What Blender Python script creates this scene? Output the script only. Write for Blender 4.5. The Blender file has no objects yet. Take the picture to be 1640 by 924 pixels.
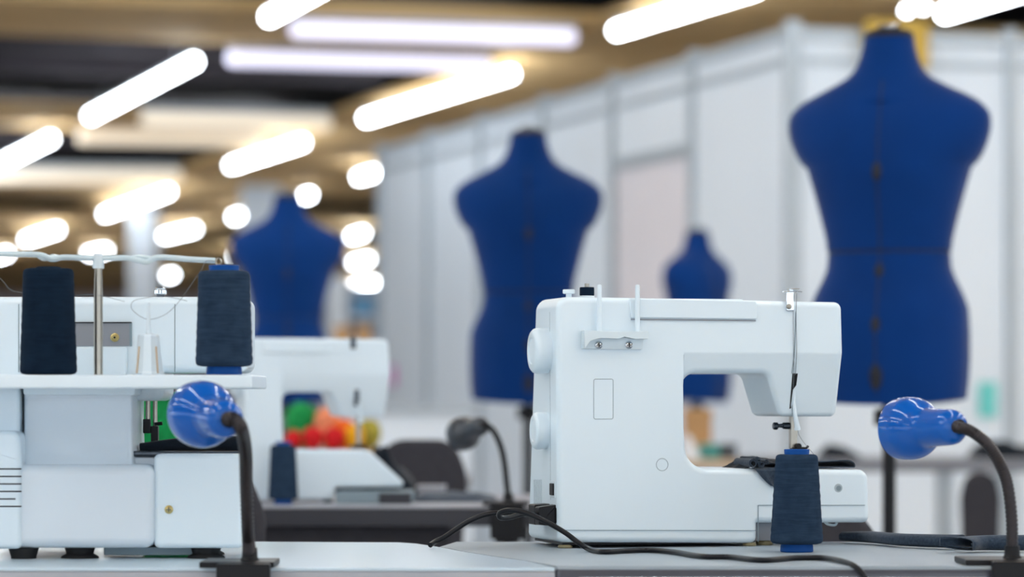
import bpy, bmesh, math, random
from mathutils import Vector, Matrix
random.seed(7)
F = 5000.0; CX = 820.0; HY = 642.0; CZ = 0.925
sc = bpy.context.scene
COL = sc.collection
PI = math.pi

# ------------------------------------------------------------------ materials
def lin(c):
    def f(v):
        v /= 255.0
        return v/12.92 if v <= .04045 else ((v+.055)/1.055)**2.4
    return (f(c[0]), f(c[1]), f(c[2]), 1)

def mat(name, c, rough=.5, metal=0, coat=0, bump=0, bscale=200, var=0, vscale=8, sheen=0, emit=0, c2=None,
        wave=None, alpha=1, trans=0, spec=.5, coatr=.05, cior=1.5):
    m = bpy.data.materials.new(name); m.use_nodes = True
    nt = m.node_tree; N = nt.nodes; L = nt.links
    b = N['Principled BSDF']
    b.inputs['Base Color'].default_value = lin(c)
    b.inputs['Roughness'].default_value = rough
    b.inputs['Metallic'].default_value = metal
    b.inputs['Coat Weight'].default_value = coat
    b.inputs['Coat Roughness'].default_value = coatr
    b.inputs['Coat IOR'].default_value = cior
    b.inputs['Sheen Weight'].default_value = sheen
    b.inputs['Sheen Roughness'].default_value = .4
    b.inputs['Specular IOR Level'].default_value = spec
    b.inputs['Transmission Weight'].default_value = trans
    b.inputs['Alpha'].default_value = alpha
    if emit:
        b.inputs['Emission Color'].default_value = lin(c)
        b.inputs['Emission Strength'].default_value = emit
    tc = N.new('ShaderNodeTexCoord')
    hsrc = None
    if wave:
        mp = N.new('ShaderNodeMapping'); mp.inputs['Scale'].default_value = (wave[0], wave[0], wave[1])
        w = N.new('ShaderNodeTexNoise'); w.inputs['Scale'].default_value = 1; w.inputs['Detail'].default_value = 5
        w.inputs['Distortion'].default_value = wave[2]
        L.new(tc.outputs['Object'], mp.inputs['Vector']); L.new(mp.outputs['Vector'], w.inputs['Vector'])
        hsrc = w.outputs['Fac']
    if var or c2:
        n = N.new('ShaderNodeTexNoise'); n.inputs['Scale'].default_value = vscale; n.inputs['Detail'].default_value = 4
        L.new(tc.outputs['Object'], n.inputs['Vector'])
        r = N.new('ShaderNodeValToRGB')
        a = lin(c); c2_ = lin(c2) if c2 else tuple(min(1, v*(1+var)) for v in a[:3])+(1,)
        a = a if c2 else tuple(v*(1-var) for v in a[:3])+(1,)
        r.color_ramp.elements[0].color = a; r.color_ramp.elements[1].color = c2_
        r.color_ramp.elements[0].position = .3; r.color_ramp.elements[1].position = .7
        if wave:
            mx = N.new('ShaderNodeMath'); mx.operation = 'ADD'; mx.inputs[1].default_value = 0
            m2 = N.new('ShaderNodeMath'); m2.operation = 'MULTIPLY'; m2.inputs[1].default_value = .5
            m3 = N.new('ShaderNodeMath'); m3.operation = 'MULTIPLY_ADD'; m3.inputs[1].default_value = .5
            L.new(n.outputs['Fac'], m2.inputs[0]); L.new(hsrc, m3.inputs[0]); L.new(m2.outputs[0], m3.inputs[2])
            L.new(m3.outputs[0], r.inputs['Fac'])
        else:
            L.new(n.outputs['Fac'], r.inputs['Fac'])
        L.new(r.outputs['Color'], b.inputs['Base Color'])
    if bump or wave:
        bp = N.new('ShaderNodeBump'); bp.inputs['Strength'].default_value = bump or .3; bp.inputs['Distance'].default_value = .001
        if wave: L.new(hsrc, bp.inputs['Height'])
        else:
            n2 = N.new('ShaderNodeTexNoise'); n2.inputs['Scale'].default_value = bscale; n2.inputs['Detail'].default_value = 3
            L.new(tc.outputs['Object'], n2.inputs['Vector']); L.new(n2.outputs['Fac'], bp.inputs['Height'])
        L.new(bp.outputs['Normal'], b.inputs['Normal'])
    return m

M = dict(
    white=mat('white_plastic', (222, 235, 243), .33, coat=.25, bump=.05, bscale=900, coatr=.15),
    white2=mat('white_plastic_soft', (219, 228, 236), .4, coat=.15, bump=.05, bscale=900),
    seam=mat('seam_grey', (128, 144, 152), .6, var=.05),
    seaml=mat('seam_pale_grey', (168, 182, 190), .5, var=.03),
    dgrey=mat('recess_grey', (140, 143, 150), .5, var=.04),
    black=mat('black_plastic', (18, 18, 22), .4, spec=.25, bump=.1, bscale=600),
    rubber=mat('black_rubber', (15, 15, 18), .7, bump=.2, bscale=400),
    chrome=mat('chrome', (205, 210, 215), .12, metal=1, var=.03),
    steel=mat('brushed_steel', (165, 160, 150), .3, metal=1, var=.08, vscale=60),
    brass=mat('yellowed_screw', (196, 178, 120), .35, metal=1, var=.05),
    dsteel=mat('dark_steel', (70, 76, 84), .25, metal=1, var=.1, vscale=80),
    amber=mat('amber_rubber', (140, 130, 98), .5, var=.1),
    thread=mat('navy_grey_thread', (27, 43, 62), .9, wave=(26, 330, .9), c2=(46, 64, 85), vscale=60, bump=.5, spec=.1),
    threadd=mat('dark_navy_thread', (9, 24, 40), .9, wave=(26, 330, .9), c2=(19, 37, 55), vscale=60, bump=.5, spec=.1),
    fine=mat('fine_thread', (120, 128, 135), .7, var=.05),
    core=mat('blue_core', (0, 74, 150), .5, spec=.2, var=.03),
    lampblue=mat('glossy_blue_enamel', (0, 88, 178), .4, coat=1, coatr=.02, var=.03, spec=.08, cior=1.42),
    lampgrey=mat('dark_grey_enamel', (52, 58, 66), .4, coat=.5, var=.05),
    goose=mat('gooseneck_metal', (60, 56, 58), .38, metal=.7, var=.1, vscale=200),
    form=mat('blue_jersey', (2, 49, 110), .95, bump=.25, bscale=500, sheen=.22, var=.12, vscale=6, spec=.15),
    formslot=mat('dial_black', (8, 12, 28), .6, var=.1),
    clothg=mat('grey_denim_cloth', (46, 57, 71), .95, spec=.1, bump=.5, bscale=900, sheen=.2, c2=(62, 74, 89), vscale=300),
    clothd=mat('dark_cloth', (28, 34, 42), .95, spec=.1, bump=.4, bscale=700, var=.15, sheen=.15),
    tableL=mat('pale_laminate', (196, 214, 226), .3, coat=.2, var=.03, vscale=3),
    tableR=mat('grey_laminate', (146, 158, 167), .42, bump=.1, bscale=300, c2=(160, 171, 179), vscale=5),
    tedge=mat('dark_edge_band', (58, 58, 70), .3, coat=.4, var=.1, vscale=40),
    tmid=mat('mid_table_laminate', (170, 172, 180), .4, var=.05, vscale=5),
    tfar=mat('background_table_grey', (128, 130, 138), .5, var=.04),
    tdark=mat('dark_table_edge', (44, 44, 52), .4, var=.05),
    alu=mat('aluminium_frame', (178, 186, 192), .45, metal=.3, var=.03),
    panel=mat('white_panel', (222, 229, 236), .55, var=.015, vscale=2),
    door=mat('pinkish_white_door', (226, 220, 224), .5, var=.015, vscale=2),
    far=mat('far_wall_paint', (205, 202, 214), .8, var=.05, vscale=.2),
    floor=mat('grey_floor', (205, 205, 206), .6, var=.06, vscale=1),
    ochre=mat('ochre_ceiling_timber', (220, 184, 128), .8, c2=(200, 162, 104), vscale=1.2, bump=.1, bscale=20),
    ochre2=mat('pale_ochre_board', (224, 192, 140), .8, c2=(206, 170, 114), vscale=1),
    dark=mat('dark_ceiling_void', (52, 48, 54), .9, c2=(62, 57, 62), vscale=.6),
    column=mat('pale_blue_column', (190, 202, 216), .6, var=.04),
    tube=mat('lamp_tube', (240, 248, 255), .4, emit=9, var=0),
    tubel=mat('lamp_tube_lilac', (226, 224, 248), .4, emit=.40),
    glowstrip=mat('pale_strip_painted_glow', (236, 222, 200), .4, emit=.22),  # emission paints a glow on ceiling strips that are no lamps
    yellow=mat('yellow_board', (206, 170, 70), .6, c2=(190, 150, 50), vscale=4),
    teal=mat('teal_print', (110, 206, 200), .6, var=.1),
    pink=mat('pink_paper', (235, 110, 200), .7, var=.05),
    green=mat('green_yarn', (10, 150, 75), .9, bump=.6, bscale=150, var=.15, vscale=60),
    red=mat('red_yarn', (215, 20, 28), .9, bump=.6, bscale=150, var=.15, vscale=60),
    orange=mat('orange_yarn', (250, 110, 20), .9, bump=.6, bscale=150, var=.15, vscale=60),
    yel=mat('yellow_yarn', (255, 175, 20), .9, bump=.6, bscale=150, var=.15, vscale=60),
    peach=mat('peach_yarn', (240, 150, 110), .9, bump=.6, bscale=150, var=.15, vscale=60),
    olive=mat('olive_yarn', (170, 160, 60), .9, bump=.6, bscale=150, var=.15, vscale=60),
    card=mat('cardboard', (190, 150, 105), .85, var=.1, vscale=12),
    tealbox=mat('teal_box', (70, 150, 145), .5, var=.1),
    chair=mat('charcoal_upholstery', (62, 61, 66), .9, spec=.1, bump=.4, bscale=500, var=.1, vscale=60),
    bluebox=mat('blue_box', (90, 150, 190), .5, var=.05),
    wood=mat('tan_tabletop', (206, 184, 158), .5, var=.05),
    cable=mat('black_cable', (20, 20, 25), .32, spec=.3),
    bracket=mat('bracket_white', (214, 226, 232), .35, coat=.2, var=.01),
)

# ------------------------------------------------------------------ frames and pixel rays
class Frame:
    def __init__(s, px, Y, Z=.75, yaw=0, X=None):
        x = (px-CX)/F*Y if X is None else X
        s.O = Vector((x, Y, Z)); s.yaw = yaw
        s.R = Matrix.Rotation(yaw, 3, 'Z'); s.Ri = s.R.transposed()
        s.c = s.Ri @ (Vector((0, 0, CZ))-s.O)
    def L(s, px, py, ly=0.0):
        d = s.Ri @ Vector(((px-CX)/F, 1, -(py-HY)/F))
        t = (ly-s.c.y)/d.y
        return s.c+d*t
    def W(s, px, py, Y):                     # point at world depth Y, local coordinates
        return s.Ri @ (Vector(((px-CX)/F*Y, Y, CZ-(py-HY)/F*Y))-s.O)
    def T(s, px, py, Z=.75):                 # point of the plane at world height Z
        Y = (CZ-Z)*F/(py-HY)
        return s.W(px, py, Y)
    def root(s, name, label, cat, group=None):
        o = bpy.data.objects.new(name, None); COL.objects.link(o)
        o.empty_display_size = .05
        o.location = s.O; o.rotation_euler = (0, 0, s.yaw)
        o['label'] = label; o['category'] = cat
        if group: o['group'] = group
        return o
WF = Frame(0, 0, 0, X=0)                     # world frame
WF.O = Vector((0, 0, 0)); WF.c = Vector((0, 0, CZ))

# ------------------------------------------------------------------ mesh builder
class MB:
    def __init__(s): s.bm = bmesh.new()
    def box(s, a, b, rot=None, bev=0, seg=2):
        a = Vector(a); b = Vector(b); c = (a+b)/2; d = b-a
        t = bmesh.new(); bmesh.ops.create_cube(t, size=1)
        for v in t.verts: v.co = Vector((v.co.x*d.x, v.co.y*d.y, v.co.z*d.z))
        if bev: bmesh.ops.bevel(t, geom=t.edges[:], offset=bev, segments=seg, affect='EDGES', profile=.5)
        for v in t.verts:
            if rot: v.co = rot @ v.co
            v.co += c
        s.merge(t); return s
    def merge(s, t):
        me = bpy.data.meshes.new('tmp'); t.to_mesh(me); t.free(); s.bm.from_mesh(me); bpy.data.meshes.remove(me)
    def lathe(s, prof, o=(0, 0, 0), axis=(0, 0, 1), seg=40, sx=1, sy=1):
        o = Vector(o); ax = Vector(axis).normalized()
        u = ax.orthogonal().normalized() if abs(ax.z) < .999 else Vector((1, 0, 0)); w = ax.cross(u)
        rings = []
        for (h, r) in prof:
            if r < 1e-7: rings.append([s.bm.verts.new(o+ax*h)]); continue
            rings.append([s.bm.verts.new(o+ax*h+u*(r*sx*math.cos(2*PI*k/seg))+w*(r*sy*math.sin(2*PI*k/seg))) for k in range(seg)])
        for a, b in zip(rings, rings[1:]):
            for k in range(seg):
                k2 = (k+1) % seg
                if len(a) == 1 and len(b) == 1: continue
                if len(a) == 1: s.bm.faces.new((a[0], b[k2], b[k]))
                elif len(b) == 1: s.bm.faces.new((a[k], a[k2], b[0]))
                else: s.bm.faces.new((a[k], a[k2], b[k2], b[k]))
        if len(rings[0]) > 1: s.bm.faces.new(rings[0][::-1])
        if len(rings[-1]) > 1: s.bm.faces.new(rings[-1])
        return s
    def cyl(s, a, b, r, r2=None, seg=20):
        a = Vector(a); b = Vector(b); l = (b-a).length
        return s.lathe([(0, r), (l, r if r2 is None else r2)], a, b-a, seg)
    def tube(s, pts, r, seg=10, sub=8, ridge=0, flat=1.0):
        P = spline(pts, sub); n = len(P)
        prev = None; rings = []
        for i, p in enumerate(P):
            t = (P[min(i+1, n-1)]-P[max(i-1, 0)]).normalized()
            if prev is None: u = t.orthogonal().normalized()
            else: u = (prev-t*prev.dot(t)).normalized()
            prev = u; w = t.cross(u)
            rr = (r[0]+(r[1]-r[0])*i/(n-1)) if isinstance(r, tuple) else r
            if ridge: rr *= 1+(ridge if i % 2 else -ridge)
            ring = []
            for k in range(seg):
                v = u*(rr*math.cos(2*PI*k/seg))+w*(rr*math.sin(2*PI*k/seg))
                v.z *= flat
                ring.append(s.bm.verts.new(p+v))
            rings.append(ring)
        for a, b in zip(rings, rings[1:]):
            for k in range(seg): s.bm.faces.new((a[k], a[(k+1) % seg], b[(k+1) % seg], b[k]))
        s.bm.faces.new(rings[0][::-1]); s.bm.faces.new(rings[-1]); return s
    def ribbon(s, rows):                     # grid surface from rows of points
        R = [[s.bm.verts.new(p) for p in r] for r in rows]
        for a, b in zip(R, R[1:]):
            for k in range(len(a)-1): s.bm.faces.new((a[k], a[k+1], b[k+1], b[k]))
        return s
    def plate(s, poly, y0, y1, w=.004, n=3, disp=None, crx=(), crz=()):
        """rounded slab whose outline lies in the XZ plane; y1 may be a function of (x, z)"""
        if area(poly) < 0: poly = poly[::-1]
        t = bmesh.new(); rings = []
        fy1 = y1 if callable(y1) else (lambda x, z: y1)
        for k in range(n+1):
            a = k/n*PI/2; q = inset(poly, w*(1-math.sin(a)))
            rings.append([t.verts.new((x, y0+w*(1-math.cos(a)), z)) for x, z in q])
        near = set(v for r in rings for v in r)
        for k in range(n, -1, -1):
            a = k/n*PI/2; q = inset(poly, w*(1-math.sin(a)))
            rings.append([t.verts.new((x, fy1(x, z)-w*(1-math.cos(a)), z)) for x, z in q])
        m = len(poly)
        for a, b in zip(rings, rings[1:]):
            for k in range(m): t.faces.new((a[k], b[k], b[(k+1) % m], a[(k+1) % m]))
        f1 = t.faces.new(rings[0]); f2 = t.faces.new(rings[-1][::-1])
        t.normal_update()
        for x in crx: bmesh.ops.bisect_plane(t, geom=t.verts[:]+t.edges[:]+t.faces[:], plane_co=(x, 0, 0), plane_no=(1, 0, 0), dist=1e-6)
        for z in crz: bmesh.ops.bisect_plane(t, geom=t.verts[:]+t.edges[:]+t.faces[:], plane_co=(0, 0, z), plane_no=(0, 0, 1), dist=1e-6)
        if disp:
            for v in t.verts:
                if v.co.y <= y0+w+1e-5: v.co.y += disp(v.co.x, v.co.z)
        bmesh.ops.recalc_face_normals(t, faces=t.faces[:])
        s.merge(t); return s
    def slab(s, poly, z0, z1, bev=.002):     # horizontal slab, outline in XY
        t = bmesh.new()
        if area(poly) < 0: poly = poly[::-1]
        a = [t.verts.new((x, y, z0)) for x, y in poly]; b = [t.verts.new((x, y, z1)) for x, y in poly]; m = len(poly)
        t.faces.new(a[::-1]); t.faces.new(b)
        for k in range(m): t.faces.new((a[k], a[(k+1) % m], b[(k+1) % m], b[k]))
        if bev: bmesh.ops.bevel(t, geom=[e for e in t.edges if abs(e.verts[0].co.z-e.verts[1].co.z) < 1e-6], offset=bev, segments=2, affect='EDGES', profile=.5)
        s.merge(t); return s
    def ball(s, c, r, seg=20, sz=1):
        t = bmesh.new(); bmesh.ops.create_uvsphere(t, u_segments=seg, v_segments=seg//2, radius=r)
        for v in t.verts: v.co.z *= sz; v.co += Vector(c)
        s.merge(t); return s
    def solid(s, th):                        # give an open sheet a thickness
        bmesh.ops.recalc_face_normals(s.bm, faces=s.bm.faces[:])
        bmesh.ops.solidify(s.bm, geom=s.bm.faces[:], thickness=th); return s
    def out(s, name, m, parent=None, angle=35, wn=True, recalc=True, **props):
        if recalc: bmesh.ops.recalc_face_normals(s.bm, faces=s.bm.faces[:])
        me = bpy.data.meshes.new(name); s.bm.to_mesh(me); s.bm.free()
        me.materials.append(M[m] if isinstance(m, str) else m)
        for p in me.polygons: p.use_smooth = True
        me.set_sharp_from_angle(angle=math.radians(angle))
        o = bpy.data.objects.new(name, me); COL.objects.link(o)
        if wn and len(me.polygons) < 60000:
            md = o.modifiers.new('wn', 'WEIGHTED_NORMAL'); md.keep_sharp = True
        if parent: o.parent = parent
        for k, v in props.items(): o[k] = v
        return o

def area(p): return sum(p[i][0]*p[(i+1) % len(p)][1]-p[(i+1) % len(p)][0]*p[i][1] for i in range(len(p)))/2
def inset(p, w):
    if w < 1e-9: return p
    o = []; n = len(p)
    for i in range(n):
        a = Vector(p[i-1]); b = Vector(p[i]); c = Vector(p[(i+1) % n])
        d1 = (b-a).normalized(); d2 = (c-b).normalized()
        n1 = Vector((-d1.y, d1.x)); n2 = Vector((-d2.y, d2.x)); m = n1+n2
        m = m/max(.3, m.dot(n1)) if m.length > 1e-6 else n1
        q = b+m*w; o.append((q.x, q.y))
    return o
def rpoly(pts, seg=6, rmin=0):
    """pts: (x, z, r) -> outline with rounded corners; rmin: least radius of the convex corners"""
    o = []; n = len(pts); sg = 1 if area(pts) > 0 else -1
    for i in range(n):
        p = Vector(pts[i][:2]); r = pts[i][2]
        e1 = (p-Vector(pts[i-1][:2])).normalized(); e2 = (Vector(pts[(i+1) % n][:2])-p).normalized()
        cr = (e1.x*e2.y-e1.y*e2.x)*sg
        if cr > .2: r = max(r, rmin)
        a = (Vector(pts[i-1][:2])-p); b = (Vector(pts[(i+1) % n][:2])-p)
        la, lb = a.length, b.length; a.normalize(); b.normalize()
        if r <= 0: o.append((p.x, p.y)); continue
        ang = a.angle(b); t = min(r/math.tan(ang/2), la*.49, lb*.49); r = t*math.tan(ang/2)
        c = p+(a+b).normalized()*(r/math.sin(ang/2))
        s = p+a*t-c; e = p+b*t-c
        a0 = math.atan2(s.y, s.x); da = math.atan2(e.y, e.x)-a0
        while da > PI: da -= 2*PI
        while da < -PI: da += 2*PI
        for k in range(seg+1):
            q = a0+da*k/seg; o.append((c.x+r*math.cos(q), c.y+r*math.sin(q)))
    return o
def pxpoly(fr, pts, ly=0, S=1/1360, seg=6, rmin=0):
    return rpoly([(fr.L(p[0], p[1], ly).x, fr.L(p[0], p[1], ly).z, (p[2] if len(p) > 2 else 0)*S) for p in pts], seg, rmin)
def spline(pts, sub):
    P = [Vector(p) for p in pts]
    if sub <= 1 or len(P) < 3:
        if len(P) == 2 and sub > 1: return [P[0].lerp(P[1], i/sub) for i in range(sub+1)]
        return P
    E = [P[0]*2-P[1]]+P+[P[-1]*2-P[-2]]; o = []
    for i in range(1, len(E)-2):
        a, b, c, d = E[i-1:i+3]
        for k in range(sub):
            t = k/sub
            o.append(.5*((2*b)+(c-a)*t+(2*a-5*b+4*c-d)*t*t+(3*b-a-3*c+d)*t**3))
    o.append(P[-1]); return o
def copy_tree(o, parent=None, **props):
    c = o.copy(); COL.objects.link(c); c.parent = parent
    for ch in list(o.children): copy_tree(ch, c)
    for k, v in props.items(): c[k] = v
    return c

# ================================================================== SETTING
SN, CS = math.sin(math.radians(17.4)), math.cos(math.radians(17.4))
def uv(u, v): return Vector((u*CS-v*SN, u*SN+v*CS))     # hall axes -> world
def hallbox(mb, u0, u1, v0, v1, z0, z1, bev=0):
    c = uv((u0+u1)/2, (v0+v1)/2); d = Vector((abs(u1-u0)/2, abs(v1-v0)/2, (z1-z0)/2))
    t = bmesh.new(); bmesh.ops.create_cube(t, size=2)
    R = Matrix.Rotation(math.radians(17.4), 3, 'Z')
    for v in t.verts: v.co = R @ Vector((v.co.x*d.x, v.co.y*d.y, v.co.z*d.z))+Vector((c.x, c.y, (z0+z1)/2))
    if bev: bmesh.ops.bevel(t, geom=t.edges[:], offset=bev, segments=2, affect='EDGES')
    mb.merge(t)
def struct(o): o['kind'] = 'structure'; return o

mb = MB(); mb.box((-45, -12, -.1), (45, 90, 0)); struct(mb.out('floor', 'floor'))
HC = 3.52
mb = MB(); hallbox(mb, -30, 60, -14, 90, HC+.30, HC+.4); struct(mb.out('ceiling', 'dark'))
# timber decks between the dark bays, and the long deck that runs away beside the booth
n = 0
def deck(u0, u1, v0, v1, m='ochre', z=HC, t=.07):
    global n; n += 1
    b = MB(); hallbox(b, u0, u1, v0, v1, z, z+t); struct(b.out('trim_%d' % n, m))
bays = [(-12, -8), (-5, -1.5), (2, 5.5), (9, 12.6), (15.5, 20.2), (22.2, 27.8), (29.7, 35.2), (39.2, 42.8), (47, 51.5), (57, 60), (66, 70)]
deck(6.95, 9.1, -13, 88, 'ochre', HC-.01)
prev = -13
for a, b_ in bays:
    deck(-28, 6.95, prev, a, 'ochre'); deck(9.1, 40, prev, a, 'ochre2'); prev = b_
deck(-28, 6.95, prev, 88); deck(9.1, 40, prev, 88)
# thin joists inside the dark bays
for a, b_ in bays[4:8]:
    for k in range(1, 3):
        v = a+(b_-a)*k/3
        deck(-28, 6.95, v-.05, v+.05, 'dark', HC+.12, .17)

# booth walls
C0 = Vector((1.252, 14.0)); DL = Vector((-.299, .954)).normalized(); DR = Vector((.954, .299)).normalized()
WH = 2.60
def wbox(mb, D, s0, s1, z0, z1, t0, t1):
    """box along wall direction D from the corner; t = offset towards the hall (towards the camera)"""
    Nn = Vector((D.y, -D.x)) if D is DR else Vector((-D.y, D.x))
    if Nn.y > 0: Nn = -Nn
    t = bmesh.new(); vs = []
    for z in (z0, z1):
        for s_, q in ((s0, t0), (s1, t0), (s1, t1), (s0, t1)):
            p = C0+D*s_+Nn*q; vs.append(t.verts.new((p.x, p.y, z)))
    for f in ((0, 3, 2, 1), (4, 5, 6, 7), (0, 1, 5, 4), (1, 2, 6, 5), (2, 3, 7, 6), (3, 0, 4, 7)): t.faces.new([vs[i] for i in f])
    mb.merge(t); return mb
SL = [0, 1.224, 2.39, 3.57, 4.78, 5.92, 7.1]; SR = [0, 1.08, 2.27, 3.46]
mb = MB()
for i in range(6):
    if i == 1: wbox(mb, DL, SL[1], SL[2], 2.17, WH, 0, -.02)
    else: wbox(mb, DL, SL[i], SL[i+1], .04, WH, 0, -.02)
wl = struct(mb.out('wall_left', 'panel'))
mb = MB(); wbox(mb, DR, 0, 3.46, .04, WH, 0, -.02); struct(mb.out('wall_right', 'panel'))
k = 0
for D, S in ((DL, SL), (DR, SR[1:])):
    for s_ in S:
        k += 1; mb = MB(); wbox(mb, D, s_-.022, s_+.022, 0, WH+.03, .03, -.045)
        struct(mb.out('trim_%d' % (100+k), 'alu'))
for D, S1 in ((DL, 7.12), (DR, 3.46)):
    for z0, z1 in ((WH-.055, WH), (WH-.16, WH-.13), (.0, .05)):
        k += 1; mb = MB(); wbox(mb, D, 0, S1, z0, z1, .02, -.03); struct(mb.out('trim_%d' % (100+k), 'alu'))
mb = MB(); wbox(mb, DL, SL[1]+.03, SL[2]-.03, .02, 2.12, 0, -.03); dr = struct(mb.out('door_1', 'door'))
mb = MB(); wbox(mb, DL, SL[1], SL[2], 2.12, 2.18, .025, -.03); mb.out('door_head', 'alu', dr)
mb = MB(); wbox(mb, DL, SL[1]+.12, SL[1]+.15, .95, 1.1, .05, 0); mb.out('door_handle', 'steel', dr)

mb = MB(); mb.box((-45, 76, 0), (45, 76.3, 4.6)); struct(mb.out('wall_far', 'far'))
# hall columns
for px0, px1, Y, lab in ((386, 446, 37.5, 'pale blue-grey square hall column behind the farthest left dress form'), (206, 250, 40.5, 'slim pale blue-grey hall column far behind the overlocker thread stand')):
    x0 = (px0-CX)/F*Y; x1 = (px1-CX)/F*Y
    mb = MB(); mb.box((x0, Y, 0), (x1, Y+.5, HC), bev=.02)
    k += 1; struct(mb.out('trim_%d' % (100+k), 'column'))

# ================================================================== CEILING LIGHTS
HL = 2.45
def at_h(px, py, h=HL):
    Y = h*F/(HY-py); return Vector(((px-CX)/F*Y, Y, CZ+h))
def light(a, b, label, w=.036, m='tube', group=None, hang=True):
    label = label.replace(' slanting through the large dark ceiling bay', ' in the large dark ceiling bay')
    a = Vector(a); b = Vector(b); c = (a+b)/2; d = b-a; l = d.length; ang = math.atan2(d.y, d.x)
    o = bpy.data.objects.new('ceiling_light', None); COL.objects.link(o); o.location = c; o.rotation_euler = (0, 0, ang)
    o['label'] = label; o['category'] = 'ceiling light'
    if group: o['group'] = group
    q = MB(); q.lathe([(0, w*.5), (.02, w*.9), (.03, w), (l-.03, w), (l-.02, w*.9), (l, w*.5)], (-l/2, 0, 0), (1, 0, 0), 12); q.out('diffuser', m, o)
    q = MB(); q.box((-l/2, -w*.4, w*.9), (l/2, w*.4, w*1.7), bev=.004); q.out('housing', 'alu', o)
    if hang:
        for s_ in (-.35, .35):
            q = MB(); q.cyl((s_*l, 0, w*1.5), (s_*l, 0, HC-CZ-HL+.02 if m == 'tube' else .17), .006, seg=8); q.out('hanger', 'alu', o)
    return o
LT = [((145, 186), (312, 98), 'long bright tube light slanting through the large dark ceiling bay at upper left'),
      ((585, 190), (820, 118), 'long bright tube light slanting down beside the booth wall end, above the second dress form'),
      ((430, 28), (585, -58), 'bright tube light cut off by the top edge, just over the uppermost cross light'),
      ((985, 50), (1215, -20), 'bright tube light at the top edge, over the white booth wall'),
      ((-75, 300), (82, 222), 'bright slanting tube light cut off by the left edge of the picture'),
      ((370, 265), (485, 228), 'bright medium tube light above the neck of the farthest left dress form'),
      ((168, 343), (270, 307), 'bright medium tube light left of the pale column, over the thread stand'),
      ((574, 284), (603, 276), 'short bright light spot touching the end of the booth wall'),
      ((488, 314), (497, 312), 'round bright light spot beside the neck of the farthest left dress form'),
      ((374, 348), (384, 345), 'round bright light spot over the left shoulder of the farthest left dress form'),
      ((42, 384), (92, 368), 'short bright tube light above the left thread cone of the overlocker'),
      ((263, 378), (312, 367), 'short bright tube light above the right thread cone of the overlocker'),
      ((563, 379), (582, 373), 'bright light spot at the right shoulder of the farthest left dress form, upper of three'),
      ((566, 421), (590, 415), 'bright light spot beside the farthest left dress form, middle of three'),
      ((545, 464), (600, 452), 'wide dim light spot beside the farthest left dress form, lowest of three'),
      ((268, 442), (277, 440), 'round light spot between thread pole and right thread cone of the overlocker'),
      ((142, 406), (170, 401), 'small dim light just above the top of the thread pole'),
      ((-30, 418), (12, 406), 'small light at the left edge just above the thread guide bar'),
      ((376, 411), (392, 406), 'small light half hidden by the right thread cone and dress form'),
      ((1510, 22), (1680, -28), 'bright tube light at the top right corner over the near dress form')]
for a, b, lab in LT:
    light(at_h(*a), at_h(*b), lab, w=.04)
a = at_h(1440, 18); 
for px, py, lab in ((1452, 17, 'tiny bright light left of the tube light in the top right corner'), (1478, 12, 'tiny bright light touching the tube light in the top right corner')):
    light(at_h(px-4, py+1), at_h(px+5, py-1), lab, w=.02)
# two dimmer cross lights, then three pale strips with glow painted in
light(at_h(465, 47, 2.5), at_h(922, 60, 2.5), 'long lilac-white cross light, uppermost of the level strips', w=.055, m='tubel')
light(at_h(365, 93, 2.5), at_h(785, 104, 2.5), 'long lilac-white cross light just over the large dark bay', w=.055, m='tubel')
light(at_h(225, 190, 2.5), at_h(530, 197, 2.5), 'pale cross strip with painted glow below the large dark bay, upper of two', w=.07, m='glowstrip')
light(at_h(125, 219, 2.5), at_h(420, 224, 2.5), 'pale cross strip with painted glow below the large dark bay, lower of two', w=.07, m='glowstrip')
light(at_h(-40, 282, 2.5), at_h(290, 282, 2.5), 'pale cross strip with painted glow below the left edge tube light', w=.08, m='glowstrip')
# the same rows carry on over the camera (outside the picture)
for u in (-4.9, -2.6, -.3, 2.2, 4.58, 6.9, 9.0):
    for v0 in (-6, .9, 7.6, 13.6):
        if v0 > 13 and u > 4.5: continue
        a = uv(u, v0); b = uv(u, v0+(4.3 if v0 < 13 else 3.0))
        light((a.x, a.y, CZ+HL), (b.x, b.y, CZ+HL), 'white tube light of the ceiling rows outside the picture, above the camera', w=.04, group='tube lights over the camera')

# ================================================================== DRESS FORMS
RW = [(0, .1500), (.004, .1515), (.04, .1550), (.0796, .157), (.1285, .1570), (.155, .156), (.1787, .1545), (.20, .147), (.22, .138), (.235, .130), (.2546, .1224), (.270, .1205), (.2850, .1200),
      (.2856, .1175), (.2896, .1175), (.2902, .1215), (.31, .1235), (.329, .1275), (.371, .1377), (.4125, .149), (.440, .157), (.451, .160), (.457, .166), (.463, .173), (.478, .183), (.496, .191), (.514, .197), (.530, .1995), (.5445, .1995), (.5565, .197),
      (.566, .191), (.573, .184), (.580, .176), (.588, .163), (.597, .146), (.606, .126), (.616, .106), (.628, .084), (.640, .071), (.652, .063), (.668, .0565), (.688, .051), (.700, .049), (.706, .0475)]
RD = [(0, .113), (.08, .125), (.13, .126), (.18, .115), (.22, .10), (.25, .09), (.29, .085), (.33, .09), (.37, .10), (.41, .11), (.45, .116), (.5, .113), (.55, .098), (.58, .082), (.60, .072), (.62, .064), (.64, .058), (.66, .054), (.71, .047)]
def interp(T, x):
    for (a, b), (c, d) in zip(T, T[1:]):
        if x <= c: return b+(d-b)*(x-a)/(c-a) if c > a else d
    return T[-1][1]
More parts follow.
